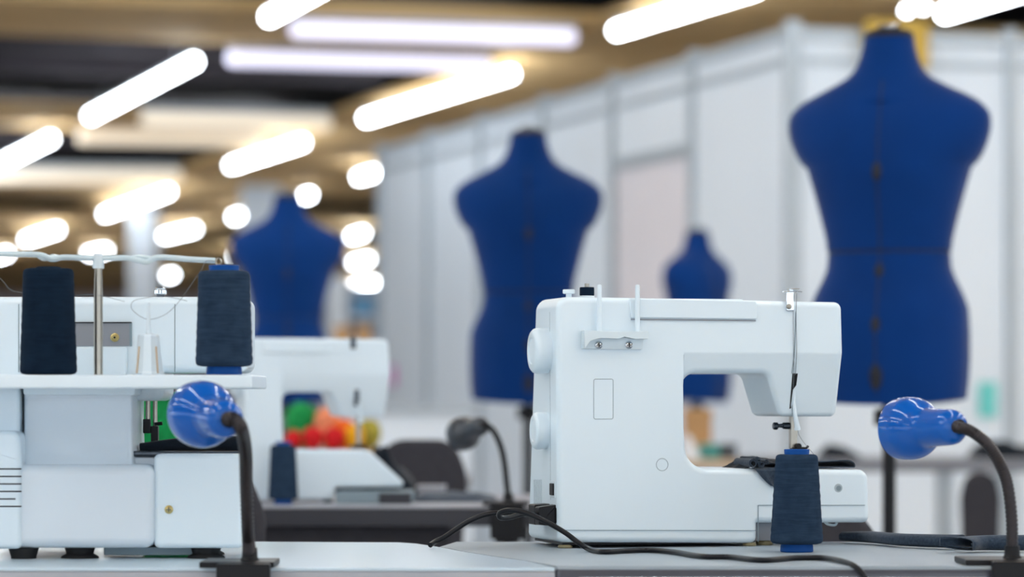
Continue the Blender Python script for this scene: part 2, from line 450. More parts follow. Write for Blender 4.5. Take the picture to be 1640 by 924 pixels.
def make_form():
    o = bpy.data.objects.new('dress_form', None); COL.objects.link(o)
    o['category'] = 'dress form'; o['group'] = 'blue dress forms on black stands'
    b = MB(); seg = 72; rings = []; e = 2/2.25
    for h, w in RW:
        d = interp(RD, h)
        if .2853 < h < .2899: d -= .0025
        wav = .004*0
        ring = []
        for k in range(seg):
            a = 2*PI*k/seg; c, s_ = math.cos(a), math.sin(a)
            x = w*math.copysign(abs(c)**e, c); y = d*math.copysign(abs(s_)**e, s_)
            # arm stumps: keep depth at the sides of the shoulder
            if .455 < h < .6: y *= .86+.14*abs(s_)
            z = h + (.006*math.cos(2*a)-.004 if h < .005 else 0)
            if y < 0 and .45 < h < .58: y += .010*math.exp(-(x/.03)**2)     # hollow between the shoulder blades
            if .02 < h < .2 and y < 0: y -= .006*math.exp(-((abs(x)-.07)/.04)**2)  # seat
            ring.append(b.bm.verts.new((x, y, z)))
        rings.append(ring)
    for p, q in zip(rings, rings[1:]):
        for k in range(seg): b.bm.faces.new((p[k], p[(k+1) % seg], q[(k+1) % seg], q[k]))
    b.bm.faces.new(rings[0][::-1]); b.bm.faces.new(rings[-1])
    b.out('torso', 'form', o, angle=50)
    def by(h, x=0): 
        d = interp(RD, h); w = interp([(a, c) for a, c in RW], h)
        y = -d*(1-(abs(x)/w)**2.25)**(1/2.25)
        if .45 < h < .58: y += .010*math.exp(-(x/.03)**2)
        if .02 < h < .2: y -= .006*math.exp(-((abs(x)-.07)/.04)**2)
        return y
    b = MB(); b.tube([(0, by(h)+.0002, h) for h in [.005+.0175*i for i in range(36)]], .0016, seg=6, sub=3); b.out('back_seam', 'formslot', o)
    b = MB(); q = []
    for s_ in (0,):
        for k in range(seg+1):
            a = 2*PI*k/seg; c, t = math.cos(a), math.sin(a)
            q.append((.1176*math.copysign(abs(c)**e, c), .0826*math.copysign(abs(t)**e, t), .2876))
    b.tube(q, .0018, seg=6, sub=1); b.out('waist_gap', 'formslot', o)
    for h, w, l in ((.438, .0085, .018), (.245, .0085, .018), (.141, .009, .019), (.052, .0125, .034)):
        b = MB(); y = by(h); t = bmesh.new(); bmesh.ops.create_uvsphere(t, u_segments=20, v_segments=12, radius=1)
        for v in t.verts: v.co = Vector((v.co.x*w, y+.001+v.co.y*.004, h+math.copysign(abs(v.co.z)**.8, v.co.z)*l))
        b.merge(t); dd = b.out('adjustment_slot', 'formslot', o)
        b = MB(); b.cyl((0, y-.006, h-l*.25), (0, y, h-l*.25), w*.5, seg=14); b.out('adjustment_dial', 'black', dd)
    b = MB(); b.lathe([(0, .049), (.003, .050), (.006, .048), (.012, .044), (.016, .036), (.018, .02), (.018, 0)], (0, 0, .706), sy=.96, seg=40); b.out('neck_cap', 'formslot', o)
    b = MB(); b.lathe([(0, .020), (.002, .022), (.006, .022), (.008, .018), (.010, .0)], (0, 0, .724), seg=24); b.out('cap_knob', 'chrome', o)
    b = MB(); b.cyl((0, 0, -.885), (0, 0, .02), .0135); b.out('pole', 'black', o)
    b = MB(); b.lathe([(0, .03), (.03, .03), (.035, .014)], (0, 0, -.05)); b.out('collar', 'black', o)
    for i in range(4):
        a = PI/4+i*PI/2; b = MB(); b.tube([(0, 0, -.80), (.12*math.cos(a), .12*math.sin(a), -.84), (.26*math.cos(a), .26*math.sin(a), -.912)], .011, seg=8); b.out('stand_leg', 'black', o)
    return o
form = make_form()
FL = [(1424, 6.10, -19, 1, 'large nearest blue dress form at right, standing behind the white sewing machine'),
      (846, 8.34, 0, 1, 'blue dress form in the middle, behind the hand wheel end of the white sewing machine'),
      (461, 10.9, 4, .985, 'blue dress form at left, rising behind the right thread cone of the overlocker'),
      (1117, 13.2, 50, 1, 'smallest blue dress form, turned sideways and seen over and through the sewing machine arm')]
for i, (px, Y, rz, s_, lab) in enumerate(FL):
    o = form if i == 0 else copy_tree(form)
    o.location = ((px-CX)/F*Y, Y, .927); o.rotation_euler = (0, 0, math.radians(rz)); o['label'] = lab

# ================================================================== TABLES (front)
def TP(px, py, Z=.75): p = WF.T(px, py, Z); return (p.x, p.y)
def table(name, label, poly, top, edge, legs, zt=.75, th=.03):
    o = bpy.data.objects.new(name, None); COL.objects.link(o)
    cx = sum(p[0] for p in poly)/len(poly); cy = sum(p[1] for p in poly)/len(poly)
    o.location = (cx, cy, 0); o['label'] = label; o['category'] = 'table'
    P = [(x-cx, y-cy) for x, y in poly]
    if area(P) < 0: P = P[::-1]
    b = MB(); b.slab(P, zt-.004, zt, .001); b.out('tabletop', top, o)
    b = MB(); b.slab(P, zt-th, zt-.0041, .002); b.out('edge_band', edge, o)
    for x, y in legs:
        b = MB(); b.box((x-cx-.022, y-cy-.022, 0), (x-cx+.022, y-cy+.022, zt-th), bev=.003); b.out('leg', 'alu', o)
    return o
seamc = [(640, 868.5), (668, 870.5), (700, 875.5), (740, 883), (790, 891), (840, 898), (888, 906.5)]
SC = [TP(*p) for p in seamc]
left = [(-1.5, 3.28), (SC[-1][0], SC[-1][1]-.03)]+[(x, y) for x, y in SC[::-1][1:]]+[(SC[0][0]-.2, 3.885), (-1.5, 3.885)]
table('sewing_table', 'pale glossy table at front left with rounded end, under the overlocker', left, 'tableL', 'tmid', [(-1.4, 3.4), (-1.4, 3.8), (-.3, 3.4), (-.3, 3.8)])
right = [(x+.003, y+.003) for x, y in SC[1:]]+[(.06, 3.315), (1.5, 3.315), (1.5, 3.875), (-.10, 3.875)]
right = [(x+.003, y+.002) for x, y in SC[2:]]+[(.055, 3.31), (1.5, 3.31), (1.5, 3.88), (SC[2][0]+.02, 3.88)]
tr = table('sewing_table', 'grey table with dark edge at front right, under the white sewing machine', right, 'tableR', 'tedge', [(.2, 3.4), (.2, 3.8), (1.4, 3.4), (1.4, 3.8)], th=.034)
c = tr.location
b = MB(); b.box((.07-c.x, 3.306-c.y, .7345), (1.5-c.x, 3.3102-c.y, .7385), bev=.0008); b.out('metal_trim', 'chrome', tr)

# ================================================================== MAIN SEWING MACHINE
fr = Frame(895, 3.70, .75, math.radians(14))
mm = fr.root('sewing_machine', 'white sewing machine in the centre, seen from behind, in sharp focus', 'sewing machine')
zc = fr.L(1200, 563).z; xc = fr.L(1096, 640).x; z598 = fr.L(1150, 598).z
def slope(x, z):
    if x < xc-1e-6 or z > zc: return 0
    zb = fr.L(1200, 700).z
    if z < zb: return 0
    d = zc-z; return min(.016, (d*d/.012 if d < .004 else (d-.002)/1.5)*.42)
body = pxpoly(fr, [(894, 869, 6), (1213, 870, 2), (1213, 837.5, 1), (1394, 837, 10), (1391, 752, 16), (1099, 750, 36), (1098, 598, 20), (1232, 598, 16), (1256, 667, 14), (1348, 667, 10), (1351, 563, 0), (1349, 484, 12), (1000, 476.5, 0), (892, 475, 20)], rmin=.0078)
def back(x, z): return .105+.045*max(0, min(1, 1-z/.29))
b = MB(); b.plate(body, 0, back, .0075, 5, slope, crx=(xc, xc-.001), crz=(zc, zc-.002, zc-.004))
b.out('body', 'white', mm, angle=40)
def sly(x, z): return slope(x, z)
def strip(fr, px0, py0, px1, py1, th=.8, m='seam', par=None, name='seam_line', proud=.0003, S=1360, dfun=slope):
    """thin line of width th px on the visible face"""
    a = fr.L(px0, py0); c = fr.L(px1, py1); d = Vector((c.x-a.x, 0, c.z-a.z)); l = d.length; d.normalize(); nn = Vector((-d.z, 0, d.x))*(th/S/2)
    n = max(1, int(l/.01)); b = MB(); r1 = []; r2 = []
    for i in range(n+1):
        p = Vector((a.x, 0, a.z))+d*(l*i/n)
        for r, s_ in ((r1, 1), (r2, -1)):
            q = p+nn*s_; q.y = dfun(q.x, q.z)-proud if dfun else -proud; r.append(q)
    b.ribbon([r1, r2]); b.solid(-.0008)
    return b.out(name, m, par)
for args in ((905, 849, 1213, 849.5), (1238, 809, 1385, 809), (1214, 809, 1240, 809), (1214, 809, 1214, 868), (1274.5, 500, 1271, 598)):
    strip(fr, *args, par=mm, th=1.0 if args[0] != 907 else .5)
# inset panel with rounded outline, round mark
def outline(fr, pts, par, th=.0005, m='seaml', y=-.0001):
    P = pxpoly(fr, pts); b = MB(); b.tube([(x, y, z) for x, z in P+P[:1]], th, seg=6, sub=1); return b.out('panel_outline', m, par)
outline(fr, [(951, 607, 3), (982, 607, 3), (982, 671, 3), (951, 671, 3)], mm)
p = fr.L(1060.5, 744); b = MB(); b.tube([(p.x+.0073*math.cos(a*PI/12), -.0001, p.z+.0073*math.sin(a*PI/12)) for a in range(25)], .0005, seg=6, sub=1); b.out('round_mark', 'seaml', mm)
# base plate under the body, feet
q0 = fr.L(899, 869).z
b = MB(); b.box((.006, .006, q0-.0035), (fr.L(1208, 868).x, .138, q0+.002), bev=.001); b.out('base_plate', 'black', mm)
for px, ly in ((905, .012), (1200, .012), (905, .12), (1200, .12)):
    p = fr.L(px, 870, ly); zt = q0-.003
    b = MB(); b.lathe([(0, .0075), (.001, .0085), (zt*.6, .0085), (zt, .007)], (p.x, ly, .0), seg=20); b.out('foot', 'amber' if ly < .05 else 'rubber', mm)
# recessed part under the free arm
a = fr.L(1214, 839, .02); c = fr.L(1238, 866, .02)
b = MB(); b.box((a.x-.004, .022, c.z), (c.x, .11, a.z+.003), bev=.001); b.out('free_arm_support', 'dgrey', mm)
p = fr.L(1226, 870, .03); b = MB(); b.lathe([(0, .010), (.002, .011), (.007, .009), (p.z+.004 if p.z > 0 else .008, .009)], (p.x, .035, 0)); b.out('foot', 'amber', mm)
a = fr.L(1318, 838, .03)
b = MB(); b.tube([(a.x, .03, a.z+.004), (a.x+.006, .03, a.z-.001), (a.x+.016, .03, a.z-.002), (a.x+.019, .03, a.z+.005)], .0016, seg=8); b.out('cover_catch', 'bracket', mm)
# free arm hole
p = fr.L(1342.5, 781.5); b = MB(); b.lathe([(0, .0052), (.0002, .0048), (.0021, .0044), (.002, .0)], (p.x, -.0003, p.z), (0, 1, 0), 24); b.out('screw_hole', 'seaml', mm)
b = MB(); b.lathe([(0, .0030), (.0006, .0034)], (p.x+.0006, -.0006, p.z-.0002), (0, 1, 0), 24); b.out('hole_screw', 'seam', mm)
# needle plate on the bed
a = fr.L(1250, 752, .03); b = MB(); b.box((a.x-.045, .012, fr.L(1250, 751.5).z-.0005), (a.x+.035, .085, fr.L(1250, 751.5).z+.0012), bev=.0006); b.out('needle_plate', 'chrome', mm)
# top carrying handle
hp = pxpoly(fr, [(1008, 478, 2), (1210, 482, 3), (1212.5, 511.5, 5), (1009, 509, 2)])
b = MB(); b.plate(hp, -.0032, .006, .0014, 4); b.out('carrying_handle', 'white', mm)
hp = pxpoly(fr, [(1006, 477, 3), (1208, 481, 3), (1190, 485, 0), (1008, 482, 3)])
a0 = fr.L(1008, 479); a1 = fr.L(1192, 481)
b = MB(); b.box((a0.x, .006, a0.z-.004), (a1.x, .075, a0.z+.0013), bev=.0012); b.out('handle_lid', 'white', mm)
strip(fr, 1010, 511.5, 1210, 513.5, th=2.2, m='dgrey', par=mm, name='handle_gap', proud=.0006)
# spool pin bracket
bk = pxpoly(fr, [(931, 530, 1.5), (1000, 533, 2), (1032, 531.5, 3), (1027, 560, 3), (931, 559, 1.5)])
b = MB(); b.plate(bk, -.0042, .004, .0007, 2); brk = b.out('spool_pin_bracket', 'bracket', mm)
# lip with scalloped lower edge: thick top part
lip = pxpoly(fr, [(930, 529.5, 1), (1000, 532, 1), (1033, 530.5, 2), (1032, 543, 1), (1012, 543.5, 4), (995, 539.5, 4), (985, 543, 4), (955, 542, 8), (940, 546, 6), (932, 558, 1), (930, 559, .5)])
b = MB(); b.plate(lip, -.016, -.002, .0006, 2); b.out('bracket_lip', 'bracket', brk)
for px in (958.5, 1007):
    p = fr.L(px, 552.5, -.0042); b = MB(); b.lathe([(0, .0048), (-.0014, .0046), (-.0024, .0030), (-.0025, 0)], (p.x, -.0041, p.z), (0, 1, 0), 24); sw = b.out('bracket_screw', 'chrome', brk)
    b = MB(); b.box((p.x-.003, -.0071, p.z-.0005), (p.x+.003, -.0062, p.z+.0005)); b.box((p.x-.0005, -.0071, p.z-.003), (p.x+.0005, -.0062, p.z+.003)); b.out('screw_slot', 'black', sw)
for px in (960.0, 1021.0):
    lo = fr.L(px, 532, -.009); hi = fr.L(px, 455.5, -.009)
    b = MB(); b.lathe([(-.004, .0038), (0, .0036), (.002, .0031), (hi.z-lo.z-.002, .0027), (hi.z-lo.z-.0005, .0022), (hi.z-lo.z, .0008), (hi.z-lo.z, 0)], (lo.x, -.009, lo.z), seg=16)
    b.out('spool_pin', 'white', mm)
# bobbin winder and stopper
p = fr.L(911, 476, .03); zt = p.z
b = MB(); b.cyl((p.x, .03, zt-.003), (p.x, .03, zt+.005), .0035); b.lathe([(.0045, .0062), (.0055, .0073), (.009, .0073), (.0098, .0065), (.0098, 0)], (p.x, .03, zt-.0005)); b.out('winder_stopper', 'white', mm)
p = fr.L(940, 476, .03)
b = MB(); b.lathe([(-.004, .009), (.0015, .0092), (.002, .006)], (p.x, .03, p.z)); bw = b.out('bobbin_winder', 'white', mm)
b = MB(); b.cyl((p.x, .03, p.z+.0015), (p.x, .03, p.z+.0165), .0028); b.out('winder_spindle', 'steel', bw)
b = MB(); b.lathe([(.002, .0085), (.003, .0088), (.011, .0088), (.012, .0082), (.012, .002)], (p.x, .03, p.z)); b.out('wound_bobbin', 'threadd', bw)
# hand wheel and dial on the end face
def wheel(px, py, r, depth, ly, name):
    p = fr.L(px, py, ly); o = (-.004, ly, p.z)
    b = MB(); b.lathe([(-.008, r*.97), (0, r*.98), (depth*.6, r), (depth*.82, r*.95), (depth*.95, r*.86), (depth, r*.74), (depth*1.0, r*.58), (depth*.93, r*.54), (depth*.93, r*.05), (depth*.93, 0)], o, (-1, 0, 0), 48)
    w = b.out(name, 'white', mm, angle=28)
    b = MB(); b.lathe([(0, r*1.02), (.0012, r*1.02)], (-.0012+.0016, ly, p.z), (-1, 0, 0), 48); b.out(name+'_gap', 'dgrey', w)
wheel(877, 562, .0277, .0175, .048, 'hand_wheel')
wheel(872, 690, .0225, .0135, .056, 'stitch_dial')
# end face: vents, switch, socket
zb0, zt0 = fr.L(894, 869), fr.L(892, 475)
def fx(z): return zb0.x+(zt0.x-zb0.x)*(z-zb0.z)/(zt0.z-zb0.z)
a = fr.L(878, 500, .034); c = fr.L(878, 800, .034); b = MB(); b.cyl((fx(c.z)+.0002, .034, c.z), (fx(a.z)+.0002, .034, a.z), .00045, seg=8); b.out('seam_line', 'seam', mm)
for i in range(7):
    ly = .078+.0058*i; a = fr.L(870, 768, ly); c = fr.L(870, 814, ly)
    b = MB(); b.cyl((fx(c.z)+.0003, ly, c.z), (fx(a.z)+.0003, ly, a.z), .0007, seg=8); b.out('vent_slot', 'seam', mm)
a = fr.L(890, 774, .022); c = fr.L(890, 793, .022)
b = MB(); b.box((-.0016, .012, c.z-.003), (.001, .036, a.z+.003), bev=.0008); sw = b.out('switch_frame', 'bracket', mm)
b = MB(); b.box((-.0034, .016, c.z), (.001, .032, a.z), bev=.0008); b.out('power_switch', 'black', sw)
a = fr.L(880, 812, .03); c = fr.L(880, 837, .03)
b = MB(); b.box((-.002, .007, c.z), (.002, .075, a.z), bev=.0015); b.out('power_socket', 'black', mm)
# thread guide on top
p = fr.L(1265, 484)
b = MB(); b.box((p.x-.0052, -.0035, fr.L(1265, 498).z), (p.x+.0045, .0005, fr.L(1265, 467).z), bev=.0012)
tg = b.out('thread_guide', 'chrome', mm)
b = MB(); b.box((p.x-.0052, -.0035, fr.L(1265, 469).z), (p.x+.008, .012, fr.L(1265, 466).z), bev=.0008); b.box((p.x, -.010, fr.L(1265, 464).z), (p.x+.0095, .012, fr.L(1265, 462.2).z), bev=.0005); b.cyl((p.x+.002, 0, fr.L(1265, 467).z), (p.x+.002, 0, fr.L(1265, 462).z), .0024); b.tube([(p.x, .001, fr.L(1265, 466).z), (p.x+.008, .001, fr.L(1265, 466.5).z), (p.x+.016, .001, fr.L(1265, 467.5).z)], .0007, seg=6); b.out('guide_hook', 'chrome', tg)
q = fr.L(1263.5, 491, -.0035); b = MB(); b.lathe([(0, .0033), (-.0012, .0031), (-.0018, .002), (-.0018, 0)], (q.x, -.0034, q.z), (0, 1, 0), 20); b.out('guide_screw', 'steel', tg)
# dark slot in the head and lever
S = [fr.L(x, y) for x, y in ((1272, 598), (1280.5, 598), (1277.5, 652), (1271, 655))]
b = MB(); b.ribbon([[Vector((S[0].x, slope(S[0].x, S[0].z)-.0006, S[0].z)), Vector((S[1].x, slope(S[1].x, S[1].z)-.0006, S[1].z))], [Vector((S[3].x, slope(S[3].x, S[3].z)-.0006, S[3].z)), Vector((S[2].x, slope(S[2].x, S[2].z)-.0006, S[2].z))]]); b.solid(-.0006); b.out('take_up_slot', 'black', mm)
def FP(px, py, off): 
    q = fr.L(px, py); q = fr.L(px, py, slope(q.x, q.z)-off); return q
b = MB(); b.tube([FP(1272.5, 625, .0005), FP(1272, 645, .003), FP(1273.5, 665, .004), FP(1276.5, 682, .003), FP(1277, 688, .002)], (.0012, .0040), seg=10, flat=1); b.out('needle_threader_lever', 'white', mm)
# needle bar, clamp, presser foot (in the middle of the bed)
a = fr.L(1270.5, 660, .05); c = fr.L(1270.5, 718, .05)
b = MB(); b.box((a.x-.0045, .046, c.z), (a.x+.004, .054, a.z+.006), bev=.0008); b.out('presser_bar', 'steel', mm)
b = MB(); b.tube([(a.x+.0035, .05, fr.L(1277, 672, .05).z), (a.x+.0045, .049, fr.L(1278, 695, .05).z), (a.x+.001, .049, fr.L(1274, 708, .05).z)], .0010, seg=8); b.out('needle_bar', 'steel', mm)
a1 = fr.L(1264, 682, .05); a2 = fr.L(1247, 682.5, .05); a3 = fr.L(1241, 681.5, .05)
b = MB(); b.lathe([(0, .0042), (.008, .0040), (.009, .0026), (.014, .0022)], a1, (-1, 0, .02), 16); b.out('needle_clamp', 'dsteel', mm)
b = MB(); b.lathe([(0, .002), (.001, .0035), (.002, .0046), (.006, .0046), (.007, .0038), (.0072, 0)], a2, (-1, 0, .05), 14); b.out('clamp_screw', 'dsteel', mm)
zb = fr.L(1250, 751, .05).z
b = MB(); b.box((a.x-.003, .042, zb+.020), (a.x+.014, .056, zb+.027), bev=.0015); b.cyl((a.x+.004, .04, zb+.028), (a.x+.004, .058, zb+.028), .0035, seg=12); b.cyl((a.x+.014, .046, zb+.024), (a.x+.018, .046, zb+.028), .0016, seg=8); b.box((a.x-.004, .03, zb+.0112), (a.x+.006, .07, zb+.0135), bev=.0006); b.box((a.x-.003, .046, zb+.012), (a.x+.003, .054, zb+.03)); b.out('presser_foot', 'black', mm)
# thread running down the head
b = MB(); b.tube([FP(1272, 470, .004), FP(1270.5, 500, .0022), FP(1271, 560, .0015), FP(1271.5, 600, .0015), FP(1269, 640, .0015), FP(1269, 664, .0015)], .00035, seg=5); b.tube([FP(1276, 470, .004), FP(1275, 510, .0022), FP(1276, 560, .0015), FP(1274, 600, .0015)], .00035, seg=5)
b.tube([FP(1278, 688, .001), fr.L(1280, 697, .01), fr.L(1290, 712, .0), fr.L(1303, 727, -.03), fr.L(1310, 735, -.06)], .0003, seg=5)
o = b.out('sewing_thread', 'fine'); o.matrix_world = Matrix.Translation(fr.O) @ Matrix.Rotation(fr.yaw, 4, 'Z')
o['label'] = 'fine grey thread running down the head of the white sewing machine to the cone'; o['category'] = 'thread'

# ================================================================== THREAD CONES
def cone(px, py, Y, Z, H, rt, rb, label, core=True, m='thread', top_r=None, group='navy thread cones'):
    f = Frame(px, Y, Z); o = f.root('thread_cone', label, 'thread cone', group)
    z0 = H*.075 if core else 0; z1 = H*.95 if core else H*.985
    P = []; n = 26
    P += [(z0, rb*.62), (z0+.0004, rb*.80), (z0+H*.012, rb*.93), (z0+H*.03, rb*.99), (z0+H*.05, rb)]
    for i in range(1, n):
        t = i/n; P.append((z0+H*.05+(z1-z0-H*.09)*t, rb+(rt-rb)*t+.00025*math.sin(i*2.3)+.0002*random.uniform(-1, 1)))
    P += [(z1-H*.035, rt*.995), (z1-H*.018, rt*.97), (z1-H*.005, rt*.90), (z1, rt*.80), (z1, rt*.4)]
    b = MB(); b.lathe(P, seg=64); b.out('wound_thread', m, o)
    b = MB()
    if core: b.lathe([(0, rb*.60), (.001, rb*.63), (z0-.002, rb*.62), (z0+.002, rb*.58), (z1, rt*.58), (H-.001, rt*.60), (H, rt*.58), (H, rt*.5), (H-.006, rt*.48), (H-.006, 0)], seg=48)
    else: b.lathe([(-.0, rb*.6), (.002, rb*.6), (H-.001, rt*.5), (H, rt*.45), (H, 0)], seg=48)
    b.out('cone_core', 'core' if core else 'threadd', o)
    return o
cone(1276, 0, 3.62, .75, .1190, .0246, .0305, 'navy thread cone on a blue core standing in front of the white sewing machine')
cone(77.5, 0, 3.375, .7775-.0+.1765*0, .1170, .0272, .0308, 'dark navy thread cone on the overlocker tray, left of the thread pole', core=False, m='threadd')
cone(359, 0, 3.375, .7775, .1185, .0278, .0308, 'navy thread cone with blue core on the right end of the overlocker tray')
cone(453.5, 0, 5.28, .75, .1060, .0215, .0256, 'small out of focus navy thread cone before the second sewing machine')
TRZ = CZ-(600.5-HY)/F*3.375      # tray top height
for o in bpy.data.objects:
    if o.get('category') == 'thread cone' and 'overlocker' in o['label']: o.location.z = TRZ

# ================================================================== OVERLOCKER
fs = Frame(60, 3.45, .75); ol = fs.root('overlocker', 'large white overlocker at left seen from behind, with thread tray and pole', 'overlocker')
def sp(pts, ly=0, seg=6, rmin=0): return pxpoly(fs, pts, ly, 1/1449, seg, rmin)
b = MB(); b.plate(sp([(-110, 878, 6), (247, 878, 6), (248, 744, 6), (-110, 744, 14)], rmin=.0124), 0, .22, .012, 6); b.out('lower_body', 'white2', ol)
b = MB(); b.plate(sp([(-110, 879, 4), (35, 879, 2), (35, 735, 3), (31, 690, 14), (-110, 690, 14)], rmin=.0063), -.004, .2, .006, 5); vb = b.out('motor_cover', 'white', ol)
for i, y in enumerate((751, 763, 775, 787, 799, 811)):
    x1 = 34 if i != 4 else 25; a = fs.L(-40, y-1.1, -.004); c = fs.L(x1, y+1.1, -.004)
    b = MB(); b.box((a.x, -.0046, c.z), (c.x, -.001, a.z), bev=.0004); b.out('vent_slot', 'black', vb)
# waisted column between base and arm (swept curve in depth)
def sweep(fr, px0, px1, rows, back, m, name, par):
    b = MB(); R = []
    for py, ly in rows:
        a = fr.L(px0, py, ly); c = fr.L(px1, py, ly)
        R.append([Vector((a.x, back, a.z)), Vector((a.x, ly+.006, a.z)), Vector((a.x+.002, ly+.0015, a.z)), Vector((a.x+.006, ly, a.z)), Vector((c.x-.006, ly, a.z)), Vector((c.x-.002, ly+.0015, a.z)), Vector((c.x, ly+.006, a.z)), Vector((c.x, back, a.z))])
    b.ribbon(R); b.bm.faces.ensure_lookup_table()
    t = b.bm; bmesh.ops.holes_fill(t, edges=[e for e in t.edges if e.is_boundary], sides=0)
    return b.out(name, m, par, angle=40)
sweep(fs, 37, 212, [(752, .012), (742, .018), (730, .026), (715, .034), (690, .040), (660, .043), (640, .043), (636, .042), (632, .040), (615, .040)], .15, 'white2', 'column', ol)
b = MB(); b.box((fs.L(37, 0, .03).x, .028, fs.L(0, 633, .03).z), (fs.L(217, 0, .03).x, .12, fs.L(0, 612, .03).z), bev=.003); b.out('column_ledge', 'white', ol)
b = MB(); b.plate(sp([(-110, 700, 3), (31, 700, 3), (31, 612, 3), (-110, 612, 3)], .03, rmin=.0044), .03, .2, .004, 4); b.out('side_cover', 'white', ol)
# right lower cover with screw
b = MB(); b.plate(sp([(246, 878, 3), (388, 878, 5), (388, 727, 8), (246, 727, 3)], .006, rmin=.0064), .006, .13, .006, 5); lc = b.out('looper_cover', 'white', ol)
p = fs.L(270.5, 816, .006); b = MB(); b.lathe([(0, .0048), (-.0015, .0044), (-.0025, .0025), (-.0026, 0)], (p.x, .006, p.z), (0, 1, 0), 20); b.out('cover_screw', 'brass', lc)
b = MB(); b.box((p.x-.0028, .0030, p.z-.0005), (p.x+.0028, .0036, p.z+.0005)); b.box((p.x-.0005, .0030, p.z-.0028), (p.x+.0005, .0036, p.z+.0028)); b.out('cover_screw_slot', 'dsteel', lc)
# arm / upper body
LA = .085
b = MB(); b.plate(sp([(-110, 475, 14), (396, 475, 16), (396, 597, 6), (262, 597, 1), (262, 642, 4), (-110, 642, 3)], LA, rmin=.0105), LA, .2, .010, 6); arm = b.out('upper_arm', 'white', ol)
b = MB(); a = fs.L(280, 487, LA); c = fs.L(280, 596, LA); b.box((a.x-.0004, LA-.0004, c.z), (a.x+.0004, LA+.001, a.z)); b.out('arm_seam', 'seam', arm)
b = MB(); a = fs.L(30, 487, LA); c = fs.L(30, 596, LA); b.box((a.x-.0004, LA-.0004, c.z), (a.x+.0004, LA+.001, a.z)); b.out('arm_seam', 'seam', arm)
a = fs.L(100, 517, LA); c = fs.L(211, 554.5, LA)
b = MB(); b.box((a.x, LA-.0008, c.z), (c.x, LA+.001, a.z), bev=.0006); rc = b.out('rear_recess', 'dgrey', arm)
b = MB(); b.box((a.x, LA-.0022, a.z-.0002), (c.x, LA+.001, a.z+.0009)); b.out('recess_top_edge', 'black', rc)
b = MB(); b.box((c.x-.0025, LA-.0018, c.z), (c.x+.0004, LA+.001, a.z)); b.out('recess_side', 'seam', rc)
p = fs.L(184, 540.5, LA); b = MB(); b.lathe([(0, .0050), (-.0018, .0048), (-.0026, .0032), (-.002, .0028), (-.002, 0)], (p.x, LA-.0006, p.z), (0, 1, 0), 20); sc_ = b.out('recess_screw', 'brass', rc)
b = MB(); b.lathe([(0, .0012), (-.0008, .0012)], (p.x, LA-.0027, p.z), (0, 1, 0), 12); b.out('recess_screw_socket', 'black', sc_)
a = fs.L(100, 556, LA); c = fs.L(204, 601, LA); b = MB(); b.box((a.x, LA-.012, c.z), (c.x, LA+.004, a.z), bev=.002); b.out('rear_block', 'white', arm)
p = fs.L(257, 476, LA+.04); b = MB(); b.cyl((p.x, LA+.04, p.z-.002), (p.x, LA+.04, p.z+.005), .0045); kn = b.out('knob_stem', 'dsteel', arm)
b = MB(); b.lathe([(.003, .0062), (.004, .0072), (.008, .0072), (.0088, .0060), (.0105, .0064), (.0115, .0052), (.0115, 0)], (p.x, LA+.04, p.z)); b.out('pressure_knob', 'chrome', kn)
# needle and presser bars in the throat
LB = .12
for px, y1, y2, r, m, nm in ((237, 655, 640, .0028, 'steel', 'presser_bar'), (248.5, 690, 640, .0026, 'steel', 'needle_bar')):
    a = fs.L(px, 640, LB); c = fs.L(px, 690, LB); b = MB(); b.cyl((a.x, LB, c.z), (a.x, LB, a.z+.006), r, seg=12); b.out(nm, m, ol)
a = fs.L(235.5, 671, LB); c = fs.L(235.5, 694, LB); b = MB(); b.box((a.x-.0042, LB-.005, c.z), (a.x+.0042, LB+.005, a.z), bev=.001); b.out('presser_holder', 'black', ol)
a = fs.L(248, 682, LB); c = fs.L(248, 708, LB); b = MB(); b.box((a.x-.0042, LB-.005, c.z), (a.x+.0042, LB+.005, a.z), bev=.001); b.cyl((a.x, LB-.004, a.z+.002), (a.x+.009, LB-.004, a.z+.003), .002, seg=10); b.out('needle_holder', 'black', ol)
a = fs.L(212, 727, .05); c = fs.L(262, 712, .05)
b = MB(); b.box((fs.L(205, 0, .05).x, .045, fs.L(0, 775, .05).z), (fs.L(380, 0, .05).x, .20, a.z-.0032), bev=.002); b.out('bed_block', 'white2', ol)
b = MB(); b.box((a.x, .04, a.z-.003), (fs.L(388, 0, .05).x, .15, fs.L(0, 722, .05).z), bev=.002); b.out('needle_plate', 'dsteel', ol)
b = MB(); b.slab([(a.x, .10), (a.x+.036, .10), (a.x+.050, .13), (a.x, .13)], fs.L(0, 722, .05).z, fs.L(0, 712, .05).z, .001); b.out('presser_foot', 'black', ol)
# spool tray
a = fs.L(-110, 601.3, -.135); c = fs.L(403.5, 622.5, -.135)
b = MB(); b.box((a.x, -.105, CZ-(622-HY)/F*3.345-.75), (fs.W(403.5, 0, 3.345).x, .095, TRZ-.75), bev=.0022, seg=3); tray = b.out('spool_tray', 'white', ol)
